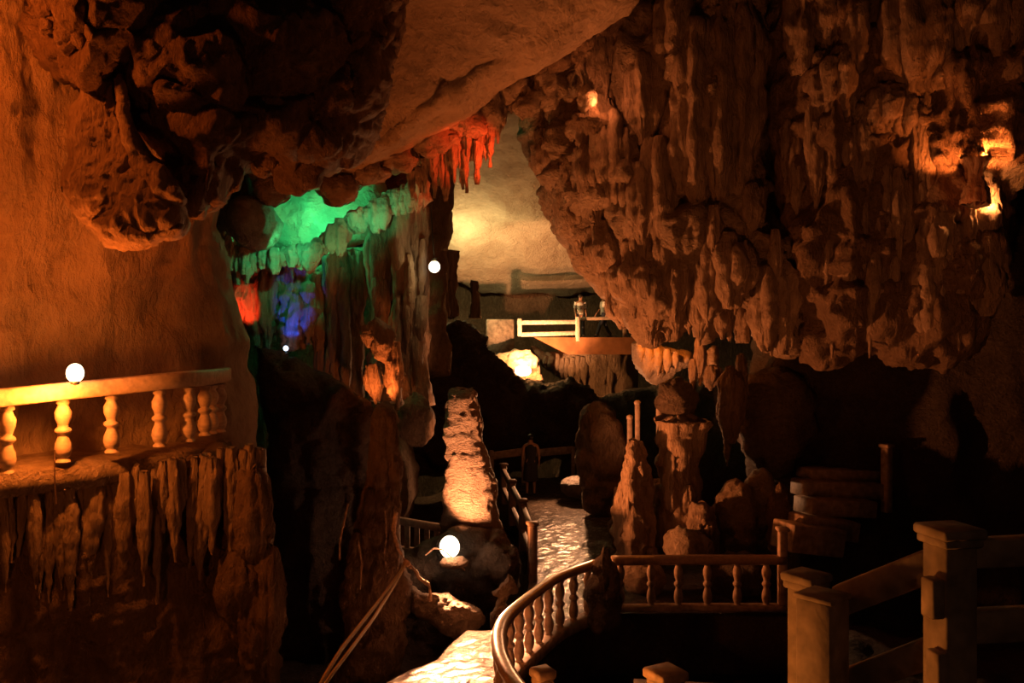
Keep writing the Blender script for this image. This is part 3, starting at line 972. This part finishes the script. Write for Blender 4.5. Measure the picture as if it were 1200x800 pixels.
px_boulder('boulder', 'broad dim boulder with folded flanks beside the stairs', 862, 610, 15.6, 52, 100, M['lime'], n=32)
px_boulder('boulder', 'tall dim folded rock leaning beside the stairs', 893, 592, 15.8, 46, 86, M['lime'], n=32)
px_boulder('boulder', 'dim brown rock at the foot of the stairs', 914, 610, 15.4, 30, 90, M['brown'], n=28)
px_boulder('boulder', 'huge dark egg-shaped rock above the stairs', 905, 492, 17, 92, 130, M['dark'], n=32)
px_boulder('boulder', 'tall dark boulder beside the path beyond the stalagmites', 706, 536, 20.5, 60, 128, M['brown'], n=44, lump=(.2, 1.0), rough=(.28, .8), craggy=(.1, 2.5))
px_boulder('boulder', 'low black boulder on the path next to the standing person', 682, 570, 22.5, 52, 26, M['dark'], n=26)
t = thing('bell_stalactite', at(856, 518, 16.4), 'bell-shaped stalactite hanging beside the huge dark rock', 'stalactite')
V, F = drip(856, 430, 520, 16.4, 30, 'flute', 0, nseg=20, nring=34)
obj('bell', V, F, M['brown'], t)
V, F = drip(853, 505, 546, 16.4, 8, 'tongue', -1, nseg=10, nring=18)
obj('drip_tip', V, F, M['brown'], t)
V, F = drip(868, 415, 500, 16.6, 12, 'tongue', 2, nseg=12, nring=24)
obj('drapery', V, F, M['brown'], t)
for (u, v0, v1, lab) in ((747, 470, 520, 'taller thin pale post behind the slender stalagmite'), (738, 487, 524, 'shorter thin pale post at the tip of the slender stalagmite'), (772, 473, 520, 'thin pale post beside the dark rock crown')):
    t = thing('concrete_post', at(u, v1, 17.5), lab, 'post', 'thin posts behind the stalagmites')
    a, b = at(u, v0 + 3, 17.5), at(u, v1, 17.5)
    V, F = box_mesh((a + b) / 2, (.1, .1, abs(a[2] - b[2])))
    obj('shaft', V, F, M['oldc'], t)
    V, F = ell_mesh(at(u, v0 + 2, 17.5), (.07, .07, .06), 12)
    obj('cap', V, F, M['oldc'], t)

# --- rocks at the chamber mouth and under the bridge
px = formation('rock_shoulder', 'black rock shoulder between the grotto columns and the bridge', 'rock shoulder',
               [(478, 400), (505, 380), (545, 374), (575, 392), (572, 410), (600, 438), (618, 450), (640, 452), (660, 446), (690, 470), (672, 540), (640, 540), (560, 560), (480, 560), (470, 450)], 27.6, M['dark'], front=.9, back=1, step=3, rnd_px=40, lump=(.5, .7), rough=(.5, .6), craggy=(.25, 1.6), seed=101)[0]
props(obj('lamplit_rock', *mass_mesh([(569, 420), (583, 414), (604, 409), (622, 410), (632, 424), (638, 446), (624, 453), (608, 450), (594, 438), (586, 426)], 32, .25, .5, gy=-.01, step=1.6, rnd_px=14, lump=(.2, 1.8), rough=(.25, 1.4), craggy=(.15, 3.5), seed=103), M['pale']),
      'craggy rock burning white from the lamp below the bridge', 'rock')
ub, _ = formation('dripstone_bank', 'orange-brown dripstone bank under the bridge slab', 'dripstone',
                  [(622, 408), (640, 412), (700, 412), (745, 408), (745, 470), (712, 478), (690, 462), (660, 444), (640, 432)], 34.6, M['flow'], front=.5, back=.6, step=2.4, rnd_px=16, flute=(.25, 1.4), rough=(.25, 1), seed=105)
for k in range(14):
    u = 640 + k * 6.2
    v0 = 414 + rnd.uniform(0, 8)
    V, F = drip(u, v0, min(v0 + rnd.uniform(18, 50), 432 + (u - 640) * .55), 34, rnd.uniform(6, 11), 'tongue', rnd.uniform(-2, 2), nseg=10, nring=20)
    obj('drapery', V, F, M['flow'], ub)

# ================================================================== BUILT THINGS
def arr(*a):
    return np.array(a, float)


BAL = [(0, .5), (.03, .5), (.045, .42), (.07, .36), (.1, .5), (.2, .62), (.3, .56), (.4, .38), (.44, .36), (.47, .55), (.5, .6), (.53, .55), (.56, .36), (.6, .4), (.7, .58), (.8, .6), (.88, .42), (.92, .36), (.94, .5), (1, .5)]


def baluster_mesh(w, h):
    return lathe_mesh([(z * h, r * w) for z, r in BAL], 16)


# --- balustrade with the lamp
bt = thing('balustrade', at(130, 532, 10.2), 'lamplit concrete balustrade along the rock ledge', 'balustrade')
spec = [(-62, 466, 572, 8.9), (8, 459, 555, 9.45), (74, 452, 541, 9.85), (131, 447, 530, 10.25), (187, 441, 523, 10.6), (221, 438, 517, 10.9), (240, 436, 510, 11.5), (248, 435, 508, 11.9), (258, 434, 506, 12.3)]
railp = [at(u, a - 6 + 12, d) for u, a, b, d in spec]
railp = [at(-160, 490, 8.1)] + railp + [at(263, 438, 12.6)]
top = smooth_pts(railp, 60)
V, F = sweep_rail(top, .2, .2, .12)
obj('handrail', V, F, M['conc'], bt)
bm0 = None
for (u, a, b, d) in spec:
    p0 = at(u, b, d)
    h = (b - a - 16) * d / FOC
    V, F = baluster_mesh(.155, 1.0)
    if bm0 is None:
        bm0 = obj('baluster', V, F, M['conc'], bt, loc=arr(0, 0, 0))
        o = bm0
    else:
        o = bm0.copy()
        C.objects.link(o)
    o.location = p0 - WL[bt]
    o.scale = (1, 1, h)

t = thing('lamp_bulb', at(88, 440, 9.7), 'blazing white-hot bulb on the balustrade handrail', 'lamp')
V, F = ell_mesh(at(88, 437, 9.72), (.095, .095, .11), 20)
obj('bulb', V, F, M['bulb'], t)
V, F = lathe_mesh([(0, .045), (.02, .05), (.08, .05), (.1, .035)], 14, at(88, 450, 9.72))
obj('socket', V, F, M['metal'], t)

# --- curved balustrade
cb = thing('balustrade', (.5, 11.9, -EYE), 'dark curved balustrade sweeping round the bend of the wet path', 'balustrade')
RZ = -3.42
curve = [(1.3, 13.15), (.95, 12.75), (.62, 12.3), (.35, 11.7), (.11, 11.1), (-.02, 10.75), (-.11, 10.4), (-.16, 9.9), (-.13, 9.3), (-.02, 8.7), (.12, 8.25), (.35, 7.8), (.7, 7.5)]
c3 = smooth_pts([(x, y, RZ) for x, y in curve], 70)
V, F = sweep_rail(c3, .17, .12, .3)
obj('handrail', V, F, M['rail'], cb)
kerb = c3.copy()
kerb[:, 2] = -4.22
V, F = sweep_rail(kerb, .26, .16, .15)
obj('kerb', V, F, M['oldc'], cb)
s = np.concatenate([[0], np.cumsum(np.linalg.norm(np.diff(c3, axis=0), axis=1))])
b0 = None
for k in range(17):
    q = .22 + k * .37
    if q > s[-1]:
        break
    p = arr(np.interp(q, s, c3[:, 0]), np.interp(q, s, c3[:, 1]), -4.16)
    if b0 is None:
        V, F = baluster_mesh(.115, .7)
        b0 = o = obj('baluster', V, F, M['oldc'], cb, loc=arr(0, 0, 0))
    else:
        o = b0.copy()
        C.objects.link(o)
    o.location = p - WL[cb]

# --- straight balustrade
sb = thing('balustrade', (2.8, 13.3, -EYE), 'straight brown balustrade in front of the stalagmites', 'balustrade')
V, F = sweep_rail(smooth_pts([(1.55, 13.25, -3.4), (2.6, 13.3, -3.4), (4.25, 13.3, -3.4)], 20), .2, .13, .2)
obj('handrail', V, F, M['rail'], sb)
V, F = sweep_rail(smooth_pts([(1.55, 13.25, -4.14), (2.6, 13.3, -4.14), (4.25, 13.3, -4.14)], 20), .2, .1, .2)
obj('kerb', V, F, M['oldc'], sb)
for k, u in enumerate((727, 763, 795, 829, 864, 898)):
    x = (u - 600) * 13.28 / FOC
    o = b0.copy()
    C.objects.link(o)
    o.parent = sb
    o.location = arr(x, 13.28, -4.12) - WL[sb]
t = thing('concrete_post', at(917, 706, 13.3), 'thin lit post at the end of the straight balustrade', 'post')
a, b = at(917, 622, 13.3), at(917, 712, 13.3)
V, F = box_mesh((a + b) / 2, (.13, .13, a[2] - b[2]))
obj('shaft', V, F, M['oldc'], t)
V, F = box_mesh(a + arr(0, 0, .03), (.18, .18, .06))
obj('cap', V, F, M['oldc'], t)

# --- stairs
st = thing('staircase', at(955, 660, 14.6), 'dim concrete staircase climbing past the folded rocks', 'staircase')
steps = [((923, 648), (985, 655), 33, 14.4), ((934, 628), (1003, 637), 24, 14.9), ((947, 606), (1024, 608), 20, 15.4), ((942, 584), (1033, 586), 19, 15.9), ((948, 563), (1036, 565), 13, 16.4)]
for i, ((u0, v0), (u1, v1), h, d) in enumerate(steps):
    p, q = at(u0, v0 - h / 2, d - .1), at(u1, v1 - h / 2, d + .25)
    hh = h * d / FOC
    off = arr(0, .3, 0)
    V, F = beam_mesh(p + off, q + off, .6, hh * .98, .02)
    obj('step', V, F, M['oldc'], st)
t = thing('concrete_post', at(1039, 592, 16.2), 'square post with a lit edge at the head of the stairs', 'post')
a, b = at(1039, 524, 16.2), at(1039, 600, 16.2)
V, F = box_mesh((a + b) / 2, (.16, .16, a[2] - b[2]), rz=.5)
obj('shaft', V, F, M['oldc'], t)
V, F = box_mesh(a + arr(0, 0, .03), (.22, .22, .07), rz=.5)
obj('cap', V, F, M['oldc'], t)

# --- near fence
gr = 'grey concrete fence posts on the near walkway'
struct('floor_walkway', slab_mesh([(.4, 3.6), (5.5, 2.6), (6.5, 5.6), (.9, 6.3)], -2.45, .3, .12, rough=(.03, 2), seed=6), M['greyc'])


def fence_post(u, vt, d, w, rz, lab, cap, zb=-2.45):
    a = at(u, vt, d)
    t = thing('fence_post', (a[0], a[1], zb), lab, 'fence post', gr)
    V, F = box_mesh((a[0], a[1], (a[2] + zb) / 2), (w, w, a[2] - zb), rz, .012)
    obj('shaft', V, F, M['greyc'], t)
    if cap:
        V, F = box_mesh((a[0], a[1], a[2] + .01), (w * 1.22, w * 1.22, .05), rz, .01)
        obj('cap_slab', V, F, M['greyc'], t)
        V, F = box_mesh((a[0], a[1], a[2] + .055), (w * 1.36, w * 1.36, .055), rz, .02)
        obj('cap', V, F, M['greyc'], t)
    return t


fence_post(945, 686, 5.35, .17, .65, 'near grey fence post with a capped top, behind its flat-topped twin', True)
fp = fence_post(964, 700, 4.85, .215, .72, 'flat-topped near fence post with an orange-lit side', False)
a = at(964, 700, 4.85)
V, F = box_mesh(a + arr(0, 0, .012), (.235, .235, .03), .72, .008)
obj('cap_slab', V, F, M['greyc'], fp)
tp = fence_post(1113, 634, 4.5, .19, .2, 'tall near fence post with two rail stubs on its lit side', True)
for v0, v1, u in ((677, 723, 1093), (762, 812, 1099)):
    c = at(u, (v0 + v1) / 2, 4.43)
    V, F = box_mesh(c, (.075, .1, (v1 - v0) * 4.43 / FOC), .2, .01)
    obj('rail_stub', V, F, M['greyc'], tp)
RG = 'grey concrete rails of the near fence'


def fence_rail(p, q, w, h, lab):
    V, F = beam_mesh(p, q, w, h, .012)
    return props(obj('fence_rail', V, F, M['greyc']), lab, 'fence rail', RG)


fence_rail(at(985, 703, 4.95), at(1098, 659, 4.6), .1, .17, 'slanting top rail between the flat-topped and the tall fence post')
fence_rail(at(992, 800, 4.95), at(1104, 758, 4.6), .1, .15, 'slanting lower rail between the flat-topped and the tall fence post')
fence_rail(at(1131, 648, 4.5), at(1290, 640, 4.52), .1, .15, 'top rail running out of frame past the tall fence post')
fence_rail(at(1135, 733, 4.5), at(1290, 726, 4.52), .1, .17, 'lower rail running out of frame past the tall fence post')
for (u, v, d, w, lab) in ((636, 782, 6.2, .13, 'low square post close to the curved balustrade'), (780, 783, 6.0, .2, 'low orange-topped stone post alone in the dark pit')):
    a = at(u, v, d)
    t = thing('stone_post', (a[0], a[1], -5.3), lab, 'post')
    V, F = box_mesh((a[0], a[1], (a[2] - 5.3) / 2 - .03), (w, w, a[2] + 5.3 - .06), .5, .015)
    obj('shaft', V, F, M['oldc'], t)
    V, F = box_mesh(a + arr(0, 0, -.04), (w * 1.2, w * 1.2, .07), .5, .02)
    obj('cap', V, F, M['oldc'], t)

# --- timber rail of the path
tf = thing('path_railing', (.1, 18.5, -EYE), 'dark sloping railing along the path behind the bright stalagmite', 'railing')
pp = [(.36, 15.0), (.22, 17.2), (0, 19.6), (-.22, 22.2)]
for i, (x, y) in enumerate(pp):
    V, F = box_mesh((x, y, -EYE + .48), (.15, .15, 1.0), .2, .015)
    po = obj('post', V, F, M['wood'], tf)
    V, F = box_mesh((x, y, -EYE + 1.0), (.2, .2, .06), .2, .015)
    obj('post_cap', V, F, M['wood'], po)
for z, h in ((.84, .13), (.36, .12)):
    for (a, b) in zip(pp[:-1], pp[1:]):
        V, F = beam_mesh((*a, -EYE + z), (*b, -EYE + z), .1, h)
        obj('rail', V, F, M['wood'], tf)
# railing behind the person
tr = thing('path_railing', (.6, 25.4, -EYE), 'low brown railing behind the standing person', 'railing')
pq = [(-.6, 25.0), (.35, 25.4), (1.85, 25.8)]
for (x, y) in pq:
    V, F = box_mesh((x, y, -EYE + .5), (.13, .13, 1.02), 0, .015)
    obj('post', V, F, M['oldc'], tr)
for (a, b) in zip(pq[:-1], pq[1:]):
    V, F = beam_mesh((*a, -EYE + .85), (*b, -EYE + .93), .1, .22)
    obj('rail', V, F, M['oldc'], tr)
# pale low balustrade beyond the floodlight
lb = thing('balustrade', at(492, 640, 17), 'faint grey balustrade in the gap beyond the floodlight', 'balustrade')
a, b = at(462, 609, 17), at(528, 620, 16.6)
V, F = beam_mesh(a, b, .14, .13)
obj('handrail', V, F, M['conc'], lb)
V, F = beam_mesh(a - arr(0, 0, .58), b - arr(0, 0, .5), .16, .12)
obj('kerb', V, F, M['conc'], lb)
for k in range(6):
    p = a + (b - a) * (.06 + k * .175)
    V, F = box_mesh(p - arr(0, 0, .29), (.1, .1, .52))
    obj('baluster', V, F, M['conc'], lb)

# --- floodlight
fp_ = at(527, 640, 14.5)
t = thing('floodlight', fp_ - arr(0, 0, .22), 'blazing floodlight at the foot of the bright stalagmite', 'floodlight')
V, F = box_mesh(fp_ + arr(0, .1, -.02), (.2, .07, .16), .2, .02)
hs = obj('housing', V, F, M['metal'], t)
V, F = ell_mesh(fp_ + arr(-.0, -.03, .0), (.17, .1, .19), 20)
obj('glass', V, F, M['flood'], hs)
V, F = box_mesh(fp_ + arr(0, 0, -.16), (.05, .05, .2))
obj('stake', V, F, M['metal'], t)
boulder('boulder', 'low craggy stone lit white under the floodlight', at(532, 659, 14.4), (.24, .2, .1), M['lime'], n=26)

# --- bulb by the columns
t = thing('lamp_bulb', at(509, 312, 16.4), 'round cool white bulb hanging by the distant columns', 'lamp')
V, F = ell_mesh(at(509, 312.5, 16.4), (.11, .11, .115), 18)
obj('bulb', V, F, M['bulbw'], t)
V, F = lathe_mesh([(0, .04), (.02, .05), (.07, .05), (.09, .02)], 12, at(509, 307, 16.4))
obj('socket', V, F, M['metal'], t)
V, F = tube_mesh([(*at(509, 302, 16.4), .012), (*at(507, 280, 16.4), .012), (*at(505, 240, 16.5), .012)], 8, 12)
obj('cord', V, F, M['metal'], t)

# --- bridge
DZ = .16
br = thing('footbridge', (3.2, 33.6, -.45), 'distant footbridge with an orange-lit concrete slab and white railing', 'bridge')
x0, x1 = at(626, 0, 33)[0], at(745, 0, 33)[0]
slab = [(x0, 33.0, DZ), (x1, 33.0, DZ), (x1, 33.0, DZ - .66), (x0 + 1.3, 33.0, DZ - .66),
        (x0, 35.2, DZ), (x1, 35.2, DZ), (x1, 35.2, DZ - .66), (x0 + 1.3, 35.2, DZ - .66)]
F = [(0, 3, 2, 1), (4, 5, 6, 7), (0, 1, 5, 4), (1, 2, 6, 5), (2, 3, 7, 6), (3, 0, 4, 7)]
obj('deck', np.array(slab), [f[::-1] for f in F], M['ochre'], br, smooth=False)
for (ua, va, ub_, vb, h) in ((606, 375, 678, 374, .17), (610, 389, 678, 387, .17)):
    V, F = beam_mesh(at(ua, va + 3, 33.1), at(ub_, vb + 3, 33.1), .16, h, .03)
    obj('rail', V, F, M['white'], br)
for (u, v0, v1, w) in ((609, 373, 394, .17), (677, 371, 400, .17)):
    a, b = at(u, v0, 33.08), at(u, v1, 33.08)
    V, F = box_mesh((a + b) / 2, (w, .2, a[2] - b[2]), 0, .03)
    obj('post', V, F, M['white'], br)
V, F = beam_mesh(at(680, 373.5, 33.4), at(745, 372, 33.6), .14, .13, .03)
obj('rail', V, F, M['oldc'], br)
V, F = beam_mesh(at(730, 373, 33.4), at(730.01, 400, 33.41) + arr(0, .02, 0), .14, .13, .03) if False else box_mesh(at(732, 385, 33.5), (.15, .15, .85))
obj('post', V, F, M['oldc'], br)
# parapet beyond, low wall at the chamber mouth
V, F = box_mesh(at(586, 385, 34) + arr(0, 0, -.6), (1.1, .3, 1.95), .1, .04)
props(obj('parapet', V, F, M['greyc']), 'short pale parapet block left of the white bridge railing'.replace('left of', 'next to'), 'parapet')

# lamp below the bridge
lp = at(613, 436, 31)
t = thing('floodlight', lp - arr(0, 0, .25), 'glaring floodlight among the rocks below the bridge railing', 'floodlight')
V, F = box_mesh(lp + arr(0, .16, 0), (.4, .1, .3), 0, .03)
hs = obj('housing', V, F, M['metal'], t)
V, F = ell_mesh(lp + arr(0, 0, .05), (.3, .12, .2), 18)
obj('glass', V, F, M['flood'], hs)

# --- ropes and roots
def cable(name, pts, r, mat, lab, cat, seg=8, n=60, **rk):
    P = smooth_pts(pts, n)
    V, F = tube_mesh([(*p, r) for p in P], seg, None, **rk)
    return props(obj(name, V, F, mat), lab, cat)


cable('rope', [at(366, 822, 8.2), at(378, 796, 8.5), at(400, 760, 9.2), at(430, 722, 10.2), at(455, 690, 11.3), at(474, 663, 12.4)], .022, M['rope'], 'upper slack tan rope rising from the dark to the twisted root', 'rope')
cable('rope', [at(368, 826, 8.2), at(384, 796, 8.5), at(410, 762, 9.2), at(438, 724, 10.2), at(458, 692, 11.3), at(474, 664, 12.4)], .02, M['rope'], 'lower tan rope hanging just under the upper one', 'rope')
rt = thing('root', at(476, 660, 12.5), 'pale twisted root knotted where the tan ropes end', 'root')
for pts, r in (([at(464, 600, 12.5), at(461, 622, 12.5), at(466, 642, 12.5), at(476, 660, 12.5)], .03), ([at(476, 660, 12.5), at(486, 668, 12.5), at(492, 678, 12.5), at(502, 684, 12.5), (*at(504, 690, 12.5),), at(504, 704, 12.5)], .03),
               ([at(452, 598, 12.6), at(453, 630, 12.6), at(450, 650, 12.6), at(454, 672, 12.6)], .014)):
    P = smooth_pts(pts, 40)
    V, F = tube_mesh([(*p, r * (1 - .4 * i / 40)) for i, p in enumerate(P)], 10, None, rough=(.02, 9), craggy=(.015, 14), seed=r * 99)
    obj('strand', V, F, M['root'], rt)
V, F = ell_mesh(at(477, 661, 12.45), (.055, .05, .06), 18, 2, rough=(.03, 12))
obj('knot', V, F, M['root'], rt)
cable('hanging_root', [at(408, 590, 12.4), at(403, 612, 12.4), at(398, 636, 12.4), at(398, 656, 12.4)], .016, M['root'], 'thin pale root dangling down the dark pillar side', 'root', rough=(.01, 9))
cable('hanging_root', [at(420, 635, 12.4), at(424, 660, 12.4), at(422, 690, 12.4)], .012, M['root'], 'short thin root dangling lower on the dark pillar', 'root', rough=(.01, 9))
cable('grass_stalk', [at(66, 590, 9.3), at(64, 560, 9.3), at(64, 527, 9.35)], .008, M['root'], 'thin dry stalk rising from the ledge before the balustrade', 'stalk')
cable('lamp_cable', [at(545, 668, 14.3), at(520, 644, 14.4), at(508, 642, 14.4), at(499, 650, 14.4)], .014, M['root'], 'thin lamplit cable looping beside the floodlight', 'cable')

# ================================================================== PEOPLE
def person(name, lab, foot, H, face, stride=0.0, top='shirt', skirt=False, arm=(.25, .25), rz=0.0):
    """a standing or walking figure H tall; the body is one skinned surface, clothes and hair are its children"""
    k = H / 1.7
    t = thing(name, foot, lab, 'person')
    V, E, R = [], [], []

    def v(p, r, par=None):
        V.append((p[0] * k, p[1] * k, p[2] * k))
        R.append(r * k)
        if par is not None:
            E.append((par, len(V) - 1))
        return len(V) - 1
    pel = v((0, 0, .93), .125)
    wa = v((0, 0, 1.08), .115, pel)
    ch = v((0, -.01, 1.27), .135, wa)
    sh = v((0, 0, 1.4), .09, ch)
    nk = v((0, -.005, 1.49), .052, sh)
    h1 = v((0, -.015, 1.57), .075, nk)
    h2 = v((0, -.01, 1.645), .082, h1)
    v((0, -.008, 1.685), .05, h2)
    v((0, -.105, 1.585), .012, h1)           # nose
    for s in (-1, 1):
        v((s * .088, .005, 1.6), .014, h2)   # ear
        hip = v((s * .09, 0, .88), .095, pel)
        st = s * stride
        kn = v((s * .1, -st * .5 - .02, .49), .058, hip)
        an = v((s * .1, -st + (.06 if st < 0 else 0), .085), .036, kn)
        v((s * .105, -st - .12 + (.06 if st < 0 else 0), .03), .032, an)
        a = arm[0] if s < 0 else arm[1]
        so = v((s * .185, 0, 1.39), .056, sh)
        el = v((s * .23, .03 + st * .3, 1.12), .04, so)
        wr = v((s * .235, -.1 * a * 4 + st * .5, .9), .028, el)
        pm = v((s * .235, -.11 * a * 4 + st * .5, .83), .034, wr)
        for i, (dy, ln) in enumerate(((-.028, .06), (-.009, .075), (.01, .07), (.027, .052))):
            f1 = v((s * .235, -.11 * a * 4 + st * .5 + dy, .785), .0095, pm)
            v((s * .222, -.11 * a * 4 + st * .5 + dy - .008, .785 - ln), .008, f1)
        th = v((s * .222, -.11 * a * 4 + st * .5 - .04, .82), .011, pm)
        v((s * .21, -.11 * a * 4 + st * .5 - .055, .775), .009, th)
    c, sn = math.cos(face), math.sin(face)
    me = bpy.data.meshes.new('body')
    me.from_pydata([(x * c - y * sn, x * sn + y * c, z) for x, y, z in V], E, [])
    o = bpy.data.objects.new('body', me)
    C.objects.link(o)
    o.parent = t
    me.materials.append(M['skin'])
    md = o.modifiers.new('skin', 'SKIN')
    for i, sv in enumerate(me.skin_vertices[0].data):
        sv.radius = (R[i], R[i])
        sv.use_root = (i == 0)
    md.use_smooth_shade = True
    o.modifiers.new('sub', 'SUBSURF').levels = 1

    def rot(VF):
        P, F = VF
        P = np.array(P) * k
        P = np.stack([P[:, 0] * c - P[:, 1] * sn, P[:, 0] * sn + P[:, 1] * c, P[:, 2]], 1) + np.array(foot)
        return P, F
    # clothes
    VF = tube_mesh([(0, 0, .9, .165), (0, 0, 1.0, .155), (0, 0, 1.12, .148), (0, -.01, 1.27, .172), (0, 0, 1.38, .165), (0, 0, 1.44, .09)], 24, 24, flat=.75, rough=(.012, 9))
    sh_ = obj('shirt' if not skirt else 'bodice', *rot(VF), M[top], t)
    if not skirt:
        for s in (-1, 1):
            VF = tube_mesh([(s * .185, 0, 1.41, .06), (s * .21, .015, 1.27, .062), (s * .225, .025 + s * stride * .2, 1.17, .06)], 14, 12, rough=(.008, 9))
            obj('sleeve', *rot(VF), M[top], sh_)
            st = s * stride
            VF = tube_mesh([(s * .085, 0, .96, .105), (s * .095, -st * .2, .72, .088), (s * .1, -st * .5 - .02, .49, .072), (s * .1, -st * .8, .25, .062), (s * .1, -st + (.05 if st < 0 else 0), .09, .058)], 16, 24, rough=(.01, 9))
            obj('trouser_leg', *rot(VF), M['pants'], t)
    else:
        VF = tube_mesh([(0, 0, 1.06, .135), (0, 0, .92, .172), (0, 0, .7, .19), (0, 0, .5, .2), (0, 0, .42, .2)], 26, 24, flat=.72, lobes=7, lobe_amp=.03, rough=(.012, 6))
        obj('skirt', *rot(VF), M[top], t)
    VF = ell_mesh((0, .012, 1.632), (.094, .105, .088), 20, 3, rough=(.012, 14))
    obj('hair', *rot(VF), M['hair'], t)
    for s in (-1, 1):
        VF = ell_mesh((s * .105, -s * stride - .06 + (.06 if s * stride < 0 else 0), .035), (.045, .13, .036), 14)
        obj('shoe', *rot(VF), M['metal'], t)
    return t


person('person', 'person in a dark sleeveless dress standing on the wet path, seen as a silhouette', (.51, 23.2, -EYE + .01), 1.66, math.pi, 0, 'dress', True)
person('person', 'person in a white shirt leaning behind the bridge railing', (at(680, 0, 34.2)[0], 34.2, DZ + .02), 1.68, .25, .05, 'shirt')
person('person', 'person in a white top and dark trousers striding across the bridge', (at(707, 0, 34.3)[0], 34.3, DZ + .02), 1.7, -1.35, .3, 'shirt')

# ================================================================== LIGHTS
ORANGE = (1.0, .25, .035)
AMBER = (1.0, .36, .1)
WARM = (1.0, .5, .24)
L0 = at(88, 428, 9.35)
F0 = fp_ + arr(.02, .1, .22)
point('balustrade_lamp_light', at(66, 460, 9.42), (1, .21, .022), 150, .06)
spot('balustrade_lamp_beam', L0, at(140, -60, 11.5), (1, .16, .014), 240, 120, .1, 1)
spot('floodlight_beam_roof', F0, at(530, 60, 13.2), (1, .18, .022), 560, 62, .08, .9)
F0 = fp_ + arr(.02, .1, .22)
spot('floodlight_beam_up', F0, at(574, 536, 16), (1, .34, .13), 850, 72, .08, .3)
spot('floodlight_beam_side', F0, at(1000, 220, 13.5), (1, .26, .065), 1800, 120, .08, .9)
spot('floodlight_beam_path', F0 + arr(0, -.25, .05), at(552, 780, 11.2), (1, .38, .16), 6500, 52, .08, .9)
point('floodlight_glow', fp_ + arr(0, -.3, .02), (1, .42, .2), 22, .08)
point('bridge_flood_light', lp + arr(0, -.1, .45), (1, .36, .1), 500, .06)
spot('bridge_flood_beam', at(612, 425, 30.3), at(650, 325, 37), (1, .4, .15), 1500, 80, .03, .5)
point('column_bulb_light', at(512, 312, 16.2), (1, .65, .25), 14, .1)
point('chamber_uplight', at(540, 312, 33), (1, .75, .3), 420, .2)
point('recess_green_light', at(372, 258, 17.0), (.05, 1, .3), 60, .05)
spot('green_light', at(345, 284, 15.2), at(305, 298, 16.4), (.05, 1, .34), 40, 105, .05)
spot('green_light_high', at(430, 275, 15.3), at(440, 222, 16.4), (.05, 1, .34), 30, 90, .05)
spot('red_light', at(276, 385, 16.2), at(294, 352, 17), (1, .05, .012), 100, 56, .05)
spot('blue_light', at(340, 414, 16.1), at(347, 352, 16.95), (.005, .08, 1), 80, 46, .04)
spot('pocket_light', at(442, 470, 14.6), at(448, 425, 15.3), (1, .2, .035), 70, 110, .03)
spot('fringe_red_light', at(606, 190, 14.2), at(545, 175, 14.9), (1, .07, .012), 160, 70, .04)
point('hollow_light', at(704, 119, 14.3), (1, .25, .07), 14, .03)
point('niche_light', at(1146, 184, 12.8), (1, .22, .035), 700, .03)
point('niche_light_low', at(1162, 236, 12.9), (1, .32, .08), 40, .03)
point('bowl_light', at(768, 390, 17.6), (1, .2, .015), 60, .05)
spot('path_glint_fill', at(672, 500, 23.6), at(645, 650, 17), (1, .42, .18), 1500, 100, .12)  # added spot without a fixture, makes the glints on the wet path
spot('post_side_fill', (-1.8, 5.5, -3.1), (1.8, 4.9, -1.8), (1, .27, .04), 620, 60, .12)  # unseen spot added to light the near fence posts from one side
spot('ledge_front_fill', (-4.2, 5.0, -2.7), (-5.4, 10, -2.4), (1, .22, .03), 110, 80, .15)  # added fill for the front of the rock ledge, no lamp there
point('wall_top_fill', (-6.0, 8.4, 3.6), (1, .16, .014), 210, .12)  # invented out-of-frame source, brightens the upper wall and overhang edges
spot('low_front_fill', (-1.2, 4.5, -3.2), (2.5, 15, 1.5), (1, .24, .05), 90, 80, .15)  # added low fill from below the frame, for flowstone and stairs
spot('cascade_fill', (2.6, 6.2, -3.6), (3.7, 14, 2.6), (1, .26, .06), 430, 70, .12)  # unseen fill from below, lifts the cascade and upper hanging mass
spot('overhang_fill', (-1.5, 5, -3), at(330, 105, 10.5), (1, .22, .04), 85, 40, .12)  # added fill that keeps the middle of the overhang from going black
spot('green_light_middle', at(392, 306, 15.0), at(392, 262, 16.4), (.05, 1, .34), 26, 80, .05)
point('camera_side_fill', (1.5, -1.0, .8), (1, .4, .16), 30, .2)  # dim fill added behind the camera for the dark post faces
spot('niche_stone_fill', at(1122, 236, 12.0), at(1142, 208, 12.7), (1, .13, .02), 9, 70, .03)  # small red fill added to brighten the stone in the niche
spot('niche_beam_up', at(1118, 205, 12.55), at(1060, 110, 13.7), (1, .21, .035), 75, 85, .03)
spot('niche_beam_over', at(1165, 200, 12.5), at(1185, 120, 13.4), (1, .21, .035), 60, 80, .03)

# ================================================================== WORLD, CAMERA
w = bpy.data.worlds.new('cave_dark')
bpy.context.scene.world = w
w.use_nodes = True
bg = w.node_tree.nodes['Background']
bg.inputs['Color'].default_value = (.9, .5, .3, 1)
bg.inputs['Strength'].default_value = .005

cam = bpy.data.cameras.new('camera')
cam.sensor_width = 36
cam.lens = 36 * FOC / 1200
cam.clip_end = 200
co = bpy.data.objects.new('camera', cam)
C.objects.link(co)
co.location = (0, 0, 0)
co.rotation_euler = (math.pi / 2, 0, 0)
sc = bpy.context.scene
sc.camera = co
sc.view_settings.view_transform = 'Standard'
sc.view_settings.look = 'None'
sc.view_settings.gamma = 1
sc.view_settings.use_curve_mapping = False
sc.view_settings.exposure = 0
